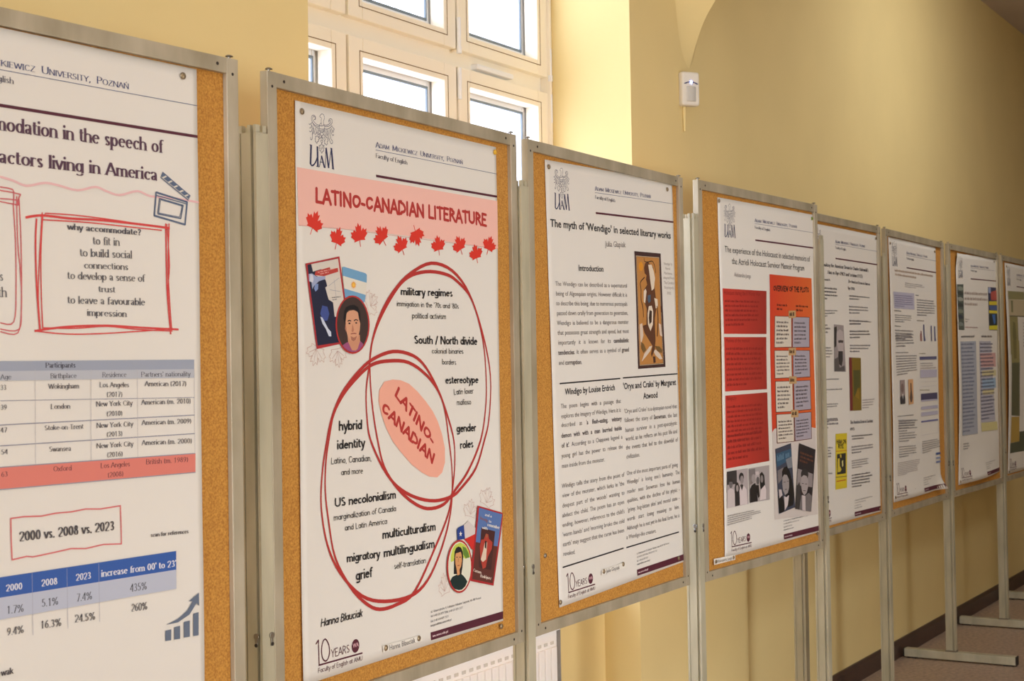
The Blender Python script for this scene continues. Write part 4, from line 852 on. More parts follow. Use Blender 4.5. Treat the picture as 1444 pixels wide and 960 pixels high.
('R',(196,160,150),0.6,0,0,[111.6,430.2,114.3,454.1]),
('R',(196,160,150),0.6,0,0,[111.6,430.2,103.1,452.7]),
('R',(196,160,150),0.6,0,0,[111.6,430.2,94.1,444.6]),
('N','leaf_outline'),
('R',(196,160,150),0.7,1,0,[239.1,330.4,233.6,338.3,239.1,340.9,226.3,346.4,234.8,349.1,231.5,353.9,236.7,359.4,229.5,360.7,228.1,365.3,215.8,361.1,212.9,364.6,205.1,347.5,196.8,336.3,201.3,335.6,203.8,322.7,208.4,323.8,213.1,318.2,215.2,325.4,220.9,324.9,218.9,333.6,230.1,325.2,229.5,331.2]),
('R',(196,160,150),0.6,0,0,[216.5,347.7,212.3,326]),
('R',(196,160,150),0.6,0,0,[216.5,347.7,224.9,326.7]),
('R',(196,160,150),0.6,0,0,[216.5,347.7,233.1,333.9]),
('R',(196,160,150),0.6,0,0,[216.5,347.7,235.2,344.7]),
('R',(196,160,150),0.6,0,0,[216.5,347.7,229.5,356.2]),
('N','leaf_outline'),
('R',(196,160,150),0.7,1,0,[640.4,715.5,640.4,725.4,648.3,725.1,638.5,736.3,649.8,734.7,649.8,740.6,659.7,743.3,652.8,748,654.8,752.9,638.1,754.9,637.6,759.6,616.2,747.4,598.9,741.2,603.2,738.3,596.4,725.4,602.1,724.2,603.1,716.8,610.8,722.4,616.6,719.2,620.9,728.1,626.7,715.1,630.6,720.8]),
('R',(196,160,150),0.6,0,0,[625.6,746.2,608,724.3]),
('R',(196,160,150),0.6,0,0,[625.6,746.2,622.3,718.9]),
('R',(196,160,150),0.6,0,0,[625.6,746.2,636.5,721.6]),
('R',(196,160,150),0.6,0,0,[625.6,746.2,646.9,730.4]),
('R',(196,160,150),0.6,0,0,[625.6,746.2,649.4,743.7]),
('N','leaf_outline'),
('R',(196,160,150),0.7,1,0,[565.2,732.5,568,741.4,574.3,739.6,569.4,751.7,578.2,748,579.8,753.4,588.6,753.9,584.3,759.5,587.3,763.6,574.2,768.6,575.1,773,554.2,766.1,538.3,763.7,541,760.3,532,749.8,536.3,747.7,535.1,740.8,542.9,744.3,546.8,740.4,552.8,747.6,553.9,734.7,558.7,739.1]),
('R',(196,160,150),0.6,0,0,[559.4,763.8,541.2,746.6]),
('R',(196,160,150),0.6,0,0,[559.4,763.8,551.3,739]),
('R',(196,160,150),0.6,0,0,[559.4,763.8,563.7,738.7]),
('R',(196,160,150),0.6,0,0,[559.4,763.8,574.7,744.7]),
('R',(196,160,150),0.6,0,0,[559.4,763.8,580.4,756.3]),
('N','leaf_outline'),
('R',(196,160,150),0.7,1,0,[451.5,868,457.1,876.6,461,872.1,462.3,887.3,467.3,879.6,470.7,884.8,477.3,881.7,476.4,889.6,480.2,892.8,472.7,903.9,475.2,908.3,457.1,909.5,444.4,913.6,445.1,908.7,434.2,901,436.5,896.7,432.8,889.7,440,890.4,441.2,884.4,448.6,889.8,444.2,875.2,449.5,878]),
('R',(196,160,150),0.6,0,0,[456.6,905.1,439.6,893.6]),
('R',(196,160,150),0.6,0,0,[456.6,905.1,444,881]),
('R',(196,160,150),0.6,0,0,[456.6,905.1,452.9,875.5]),
('R',(196,160,150),0.6,0,0,[456.6,905.1,463.3,877.4]),
('R',(196,160,150),0.6,0,0,[456.6,905.1,472.2,887.7]),
('N','map_cover','red-framed book cover with a dark blue map'),
('F',(168,46,50),[23,279.5,122.2,261.9,152.7,413.5,50.2,427.1]),
('F',(28,32,56),[28.2,281.4,117.2,265.5,146.6,412.1,52.8,421]),
('F',(206,198,186),[39,279.6,118,265.9,138.4,368,104.3,369.8,100.4,344.3,87.5,339.7,78.8,318.8,84.7,315.9,79.8,305,64.5,301.7,50.8,298.7,68.5,286.7,43.7,292.5]),
('F',(150,160,190),[31.5,297.1,41.1,295.6,53.6,300.6,79.2,298.8,79.8,303.9,60.7,308.4,46.1,317.3,41.6,322.9,39,311,31.9,309.5]),
('F',(62,78,140),[68.9,350.6,83.5,352.4,88.8,364.5,83,376.8,70.1,378.1,62.4,365]),
('F',(195,200,215),[62.3,370.5,68.4,371.9,77.4,382.4,84.5,391.1,92.6,396.6,93.1,404.8,86.1,404.4,77.2,391.2,68.2,382.5]),
('F',(200,200,210),[35.8,296.9,43.6,298.1,44.9,306.4,42.6,311.9,34.1,309.4]),
('F',(120,140,185),[49.7,313.9,58.8,312.9,57.5,322.3,50.2,327,46,321.6]),
('F',(176,60,52),[48.6,298.4,51,291.5,92.5,282.3,95,286.2,116.8,282.5,117.8,289.2,75.5,299]),
('R',(150,150,160),0.8,0,0,[88.1,315.8,120.2,300.1]),
('R',(150,150,160),0.8,0,0,[91.6,322.3,123.4,324.6]),
('R',(150,150,160),0.8,0,0,[105.1,304,109.9,337.3]),
('G',(120,118,124),[96.9,334.3,124,332,125.4,339.1,99,342.1],2,0.9),
('G',(225,170,160),[53.8,292,109.3,282,112.2,288.5,68.3,297.1],2,0.95),
('N','flag'),
('F',(110,156,190),[130.1,280.5,135.1,279.6,201.2,288.3,205.5,291.3,204.3,305.9,130.9,295.8]),
('F',(216,210,196),[130.9,295.8,204.3,305.9,200.2,328.3,134.2,318.6]),
('F',(110,156,190),[134.2,318.6,200.2,328.3,196.7,340.6,193.5,342.7,136.5,334.8]),
('F',(222,150,50),[163.4,303.1,164.7,306.8,168.1,304,166.9,307.9,171.5,306.9,168.2,309.9,172.6,310.9,168.1,312.3,171.3,315.1,166.8,314.4,167.8,318.2,164.5,315.6,163.1,319.4,161.8,315.7,158.4,318.5,159.6,314.6,155.1,315.6,158.3,312.6,153.9,311.6,158.4,310.3,155.3,307.5,159.8,308.2,158.8,304.4,162,306.9]),
('E',(235,185,80),163.2,311.3,3.9,3.4),
('N','portrait','oval red-ringed portrait of a dark-haired person in a mauve shirt'),
('F',(172,46,44),[210.5,382.4,209.2,392.9,205.9,403,200.7,412.3,193.8,420.4,185.6,427,176.3,431.9,166.3,434.9,156.1,435.9,145.9,434.8,136.3,431.8,127.5,426.9,119.9,420.4,113.8,412.6,109.3,403.6,106.6,393.9,105.9,383.8,107.1,373.6,110.2,363.8,115.1,354.7,121.6,346.7,129.5,340,138.5,334.9,148.3,331.6,158.5,330.3,168.8,331,178.6,333.7,187.7,338.4,195.6,344.8,202.1,352.8,206.9,361.9,209.7,371.9]),
('F',(62,46,42),[206.1,382.5,204.9,392.3,201.9,401.9,197.1,410.6,190.8,418.3,183.2,424.5,174.7,429.2,165.5,432,156.1,432.9,146.8,431.9,138,429.1,129.9,424.5,122.9,418.4,117.3,410.9,113.1,402.5,110.7,393.3,110,383.7,111.1,374.1,114,364.9,118.5,356.3,124.5,348.7,131.8,342.3,140.1,337.5,149.1,334.4,158.5,333.2,167.9,333.9,176.9,336.5,185.2,340.9,192.5,347,198.4,354.5,202.8,363.1,205.4,372.6]),
('F',(150,78,118),[125.8,420.3,136.5,415.8,146.2,413.5,155.5,426.6,171.1,426.6,178.5,411.8,188.9,417.9,186.9,421.6,176.9,428.4,165.1,432,153.4,432.5,140.1,429.3,130.6,424.8]),
('F',(196,138,108),[140.7,401.8,178.7,401.5,179.2,412.9,171.1,426.6,165.1,430,153.5,429.3,142.3,414.2]),
('F',(205,150,118),[135.6,372.6,137.7,363.5,147.5,358.4,161,356.7,172.6,359.4,179.5,368.4,180.8,381,178.9,392.4,174.8,402.7,167.5,410.7,158.9,414.1,150.1,411.9,141.4,404,137.1,392.8]),
('F',(20,16,18),[133.5,381.6,129.9,372.7,132.5,359.2,138,352.3,149.6,348.6,163.2,347.2,174.8,351,181.2,360.4,182.5,375.2,180.8,381,177,371.9,174.2,360.6,164.9,355.3,151.4,355.4,142.5,358.3,138.5,365.8,136.7,375.9]),
('F',(178,118,92),[156.6,381.3,161,392.6,158.1,396.7,153.1,395.4]),
('R',(30,22,20),2,0,1,[142,377.4,147.1,375.6,152.8,376.8]),
('R',(30,22,20),2,0,1,[161.3,376.2,167.6,373.9,173.8,375.6]),
('E',(40,28,26),147.3,381,3.1,1.4),
('E',(40,28,26),168.3,379.8,3.1,1.4),
('R',(140,70,62),1.8,0,1,[150.7,399.9,159.3,398.9,167.8,399.3]),
('F',(168,112,90),[137.9,390.6,135.4,381.6,133.3,390.6,137,397.3]),
('F',(160,104,84),[150.2,404,159.9,406.6,169.7,403.4,165.6,410.2,158.9,413.4,152,411.2]),
('N','flag'),
('F',(36,62,130),[503.4,789.3,509.1,785.1,530.8,782,534.1,810.2,518.1,810,505.4,810.5]),
('F',(225,218,205),[517.6,792.9,519,797,523.8,797.6,519.8,799.8,521.2,803.9,517.4,801.2,513.4,803.1,515,799.2,511.2,796.3,516,796.7]),
('F',(206,196,190),[530.8,782,548.6,775.8,578.5,793.8,575,805.6,534.1,810.2]),
('F',(198,44,38),[532,811,573.9,804.9,567.7,837.2,559.4,833.5,547.2,821.4]),
('N','book_cover'),
('F',(164,36,40),[586.2,748.1,693.5,773.7,648.2,920.5,553.3,897.4]),
('F',(84,112,164),[592.5,753,687.3,775.9,666.2,841.1,576.6,821.5]),
('F',(92,48,40),[576.6,821.5,666.2,841.1,644,915.2,560.7,895.1]),
('F',(70,36,34),[599.8,795.2,656.6,808.4,638.2,886.9,589.4,875.1,587,863.9]),
('F',(168,60,48),[608.7,820.2,618.3,808.9,627.4,811.3,630.4,821.2,644.9,829.8,641.8,843.2,624.9,857.7,616.1,878.5,603.7,879.7,593.7,853.9,592.3,831.9,599.1,819.1]),
('F',(212,192,170),[612.3,827.4,623.1,827.3,621.1,840.8,617.2,862.2,604.1,866.1,595.7,859.6,604.8,844.3]),
('F',(40,24,24),[614,823.5,620.5,824.3,618.9,840.5,612.5,837]),
('E',(150,90,60),620.8,813.9,4.4,3.8),
('T','SB',(215,210,205),'and a',614,771.5,642.1,778.4,5.5),
('T','SB',(130,90,96),'body',595,776.4,626,786.4,6),
('T','SB',(215,210,205),'to',630.3,786.8,640.1,789.2,5.5),
('T','SB',(220,215,205),'remember',624.1,793.9,675.1,805.9,6.6),
('T','SB',(215,210,205),'with',601.9,796.8,625,802.2,5.4),
('T','SB',(220,205,190),'Carmen',564.9,879.5,597,889.2,5.9),
('T','SB',(220,205,190),'Rodríguez',593,895.2,637.6,906.6,6),
('N','portrait','oval red-ringed portrait of a person in a dark green top'),
('F',(172,46,44),[561,869.3,559.7,879.7,556.5,889.3,551.6,898,545.1,905.2,537.3,910.8,528.5,914.5,519.1,916.2,509.5,915.8,499.9,913.4,490.9,909.1,482.6,903.1,475.5,895.6,469.7,886.8,465.5,877.2,463.1,867,462.4,856.7,463.6,846.6,466.6,837.2,471.3,828.7,477.5,821.4,485.1,815.7,493.6,811.8,502.9,809.9,512.5,809.9,522.1,812,531.4,816.1,539.9,822,547.3,829.6,553.3,838.4,557.7,848.3,560.3,858.7]),
('F',(214,212,190),[556.3,868.7,555.1,878.3,552.3,887.3,547.8,895.4,542,902.1,535,907.4,527.2,910.8,518.7,912.5,510.1,912.2,501.5,910,493.4,906.1,486,900.5,479.5,893.5,474.4,885.4,470.6,876.4,468.4,867,467.9,857.4,469,848,471.7,839.2,475.9,831.3,481.5,824.5,488.3,819.2,496,815.5,504.3,813.7,512.9,813.7,521.5,815.6,529.8,819.4,537.4,824.9,544.1,831.9,549.5,840.1,553.4,849.2,555.7,858.9]),
('F',(190,200,80),[477.3,839.7,484.8,824.8,495,818,515.4,815.6,533.2,822.4,546.8,834.7,553.2,848.9,535,850.7,522.2,845.2,489.1,849,478,850.3]),
('F',(96,130,50),[522.9,823.9,535.6,828.1,546.7,840.1,550.6,850,535,849.4,526,840.3]),
('F',(20,42,40),[475,886.7,483.2,879.9,498.4,878,513.7,876.6,524.7,882.8,533.8,889.4,540.9,897,533.4,905.3,520.4,910.2,507.6,909.7,492.5,905.5,481.7,897.6]),
('F',(24,22,24),[488.4,875.3,490.1,849.2,492.6,831,498.9,824.3,507.6,822.7,517.7,826,524.1,834.7,525.8,845.6,522.1,866.5,517.7,879.2,503.5,877.3]),
('F',(206,148,96),[494.3,841.8,498.7,831.7,505.8,829.4,514.9,832.3,519.8,840.9,520.5,852.9,517.1,863.2,510.8,869,511.6,878.9,502.4,879.8,499.7,867.6,495,855.1]),
('F',(24,22,24),[493.5,835,499.8,827.8,512.5,828,519,834.1,507.2,834.8]),
('R',(40,26,24),1.4,0,0,[498.4,842.8,504.4,843.5]),
('R',(40,26,24),1.4,0,0,[510.5,844.3,516.1,844.9]),
('R',(150,60,50),1.6,0,0,[502.9,860,511.1,860.8]),
('R',(150,100,70),1.4,0,0,[506.9,845.9,505.7,853.7])]
PRINTS[3] = [
('N','title_lettering'),
('T','OM',(40,38,44),"The myth of 'Wendigo' in selected literary works",15.7,148.6,669.3,149.5,16.8),
('T','O',(120,114,112),'Julia Glapiak',284.2,183.7,393.7,181.8,13.3),
('T','OM',(50,48,52),'Introduction',142.8,244.7,269.6,244.3,13.5),
('N','text_block'),
('T','OJ',(112,104,102),'The Wendigo can be described as a supernatural',29.9,281,394,281.1,10.2),
('T','OJ',(112,104,102),'being of Algonquian origins. However difficult it is',30.7,302.9,393.3,303.5,10.2),
('T','OJ',(112,104,102),'to describe this being, due to numerous portrayals',30.8,324.8,392.6,325.9,10.2),
('T','OJ',(112,104,102),'passed down orally from generation to generation,',31.6,347.1,394.7,347.9,10.2),
('T','OJ',(112,104,102),'Wendigo is believed to be a dangerous monster',30.8,369.4,396.8,369.9,10.2),
('T','OJ',(112,104,102),'that possesses great strength and speed, but most',31.7,391.3,397,392.3,10.2),
('T','OJ',(112,104,102),'importantly it is known for its *cannibalistic*',33.2,413.6,395.3,415,10.2),
('T','OJ',(112,104,102),'*tendencies*. It often serves as a symbol of *greed*',31.7,436.2,395.5,437.8,10.2),
('T','O',(112,104,102),'and *corruption*.',32.5,458.9,145.2,460.4,10.2),
('R',(26,24,28),3.2,0,0,[34.3,501,342.8,502.1]),
('R',(26,24,28),3.2,0,0,[357.3,501.5,687.2,503.9]),
('N','heading_lettering'),
('T','OM',(40,38,44),'Windigo by Louise Erdrich',58.8,527.5,312.4,529,13.9),
('T','OM',(40,38,44),"'Oryx and Crake' by Margaret",357.1,529.2,674.5,532.4,15),
('T','OM',(40,38,44),'Atwood',471.9,558.7,557.4,559.6,14.6),
('N','text_block'),
('T','OJ',(112,104,102),'The poem begins with a passage that',37.4,557.2,343.1,561.4,10.2),
('T','OJ',(112,104,102),'explores the imagery of Windigo. Here it is',37.5,579.5,341.5,583,10.2),
('T','OJ',(112,104,102),"described as '*a flesh-eating, wintery*",36.9,599.4,344.1,604.2,10.1),
('T','OJ',(112,104,102),'*demon with with a man burried inside*',35.3,623.3,343.7,627.2,10.1),
('T','OJ',(112,104,102),"*of it'*. According to a Chippewa legend a",34.9,645.6,344.8,648.6,10.1),
('T','OJ',(112,104,102),'young girl has the power to release the',33.4,668.4,345.8,672.3,10.1),
('T','O',(112,104,102),'man inside from the monster.',33,691.3,248.1,695.2,10.1),
('T','OJ',(112,104,102),'Windigo tells the story from the point of',30,736.2,348.7,741.1,10),
('T','OJ',(112,104,102),"view of the monster, which lurks in 'the",30.8,757.6,347.2,762.2,10),
('T','OJ',(112,104,102),"deepest part of the woods' wanting to",29.2,780.3,346.9,784.7,10),
('T','OJ',(112,104,102),'abduct the child. The poem has an open',27.8,802,344,806.8,10),
('T','OJ',(112,104,102),"ending, however, references to the child's",27.4,823.7,343.6,829.8,10),
('T','OJ',(112,104,102),"'warm hands' and 'morning broke the cold",26,845.4,342,852.7,10),
('T','OJ',(112,104,102),"earth' may suggest that the curse has been",25.6,867.1,339,875.3,10),
('T','O',(112,104,102),'revoked.',25.3,888.4,83.2,891.4,10),
('N','text_block'),
('T','OJ',(112,104,102),"'Oryx and Crake' is a dystopian novel that",359.2,588,675.1,593.5,10.7),
('T','OJ',(112,104,102),'follows the story of *Snowman*, the last',359.4,609.9,674.4,616.1,10.7),
('T','OJ',(112,104,102),'human survivor in a post-apocalyptic',361.6,634.3,671.8,637,10.9),
('T','OJ',(112,104,102),'world, as he reflects on his past life and',362.7,655.7,671.7,658.7,10.9),
('T','OJ',(112,104,102),'the events that led to the downfall of',362.5,677.1,673,681.2,10.9),
('T','O',(112,104,102),'civilization.',363.6,699.2,440.2,700.6,10.9),
('T','OJ',(112,104,102),"One of the most important parts of 'going",362,739.5,669.6,746.1,10.3),
('T','OJ',(112,104,102),"Wendigo' is losing one's humanity. The",361.7,761.4,680.2,767,10.3),
('T','OJ',(112,104,102),'reader sees Snowman lose his human',361.4,784,679.9,790.6,10.3),
('T','OJ',(112,104,102),'qualities, with the decline of his physic -',359.8,806.3,678.2,812.2,10.3),
('T','OJ',(112,104,102),"'grimy, bug-bitten skin' and mental state -",359.5,828.8,675,834.2,10.3),
('T','OJ',(112,104,102),'words start losing meaning to him.',356.6,851,671.7,856.9,10.3),
('T','OJ',(112,104,102),'Although he is not yet in his final form, he is',353.7,873.2,671.5,879.8,10.3),
('T','O',(112,104,102),'a Wendigo-like creature.',349.5,894.6,524.9,900.9,10.3),
('R',(26,24,28),3.2,0,0,[21.4,913.3,332.4,913.5]),
('R',(26,24,28),3.2,0,0,[348,914.6,664,918]),
('N','framed_picture'),
('F',(66,42,40),[443.3,189.4,601.9,190.4,612.2,483.2,445.8,482.7]),
('R',(206,190,160),1.2,1,0,[451.7,201.1,591.3,201.3,600.4,474.2,455.7,474.1]),
('F',(182,126,66),[453.9,202.4,589.5,202.4,597.2,472.7,457.3,472.8]),
('E',(208,138,40),478.4,226.6,13.3,11.4),
('F',(206,186,168),[460.8,372.2,476.6,369,482.2,399.2,464.6,425.5]),
('F',(206,186,168),[577.8,370,591.5,373.5,597.4,404.4,583.7,400.8]),
('F',(206,190,172),[466.4,465.5,484.2,446,517.1,428.3,533.1,427,520.2,440.2,491.4,454.5]),
('F',(206,190,172),[536.4,437.2,556.5,437.7,580.1,448.6,594.7,462,579,462.9,551.4,451.2]),
('F',(92,56,36),[496.1,230.2,503.3,218.3,521,213.8,534.8,220.9,552,227.2,556.8,271.3,563.9,305.2,567,329,554.2,359.6,554.6,386.7,555.8,413.9,548.4,437.5,528.6,455.6,524.4,447.1,535.5,427.1,506.8,406.3,488.1,392.6,479.2,375.7,501.4,372.6,505.9,332.4,490.1,312.3,492.1,285.5,512.8,271.8,505.8,258.5,510.5,248.4,499.1,243.5]),
('F',(216,200,180),[522,221.2,542.8,220.7,555.2,237.3,562.1,254.2,554.4,281.5,539.5,286.7,533.1,264.8,527.2,237.9]),
('R',(30,24,22),2.2,0,1,[498,205,501.3,213.3,521,214.5,549.1,212,564.1,226.9,567,242.2]),
('R',(60,36,26),3.2,0,1,[498.3,253.6,471.6,267.4,474.9,285.7,473.2,309,482.6,329,485.5,354.1]),
('F',(216,200,180),[490.3,288.9,501.7,282.1,507.6,288.7,497.5,319,488.3,315.6]),
('F',(216,200,180),[554.2,305.2,574.3,308.5,575.2,329,561.9,332.4]),
('R',(80,48,32),5,0,1,[570.5,325.6,574.5,359.7,566.3,403.9]),
('F',(216,200,180),[519,326.3,536.7,324.9,545.3,339.2,541.1,373,525.5,389.7,510.9,372.7,509.7,345.8]),
('F',(60,40,30),[523.9,335.8,537.2,339.1,533.6,366.2,520.4,372.8,516.9,355.9]),
('F',(70,90,110),[513.1,298.7,532.3,297.3,531.1,313.8,519.6,318.9,512.2,312.2]),
('F',(112,84,46),[465.4,415.5,482.1,420.9,496.7,436.3,478.8,444.2,465.7,432.2]),
('F',(112,84,46),[549.2,427.4,577.4,429.7,594.8,438.7,590.9,447.1,564.3,441.3]),
('F',(80,50,40),[535.1,454.1,551.2,454.6,551.7,469.9,538.7,471.1]),
('N','caption'),
('T','O',(160,150,144),"'Wendigo' by",617.9,219.5,673.3,219.5,6.9),
('T','O',(160,150,144),'Norval',628.7,231.3,658.8,231.6,6.9),
('T','O',(160,150,144),'Morrisseau,',619.4,243.5,673.2,243.9,6.9),
('T','O',(160,150,144),'adapted from',613.6,255.3,684.2,255.9,6.9),
('T','O',(160,150,144),'The Canadian',617.5,268.4,683.2,268.8,6.9),
('T','O',(160,150,144),'Encyclopedia,',619.1,280.7,682.2,281.4,6.9),
('T','O',(160,150,144),'2022',634.7,295.1,660.8,295.6,6.9)]
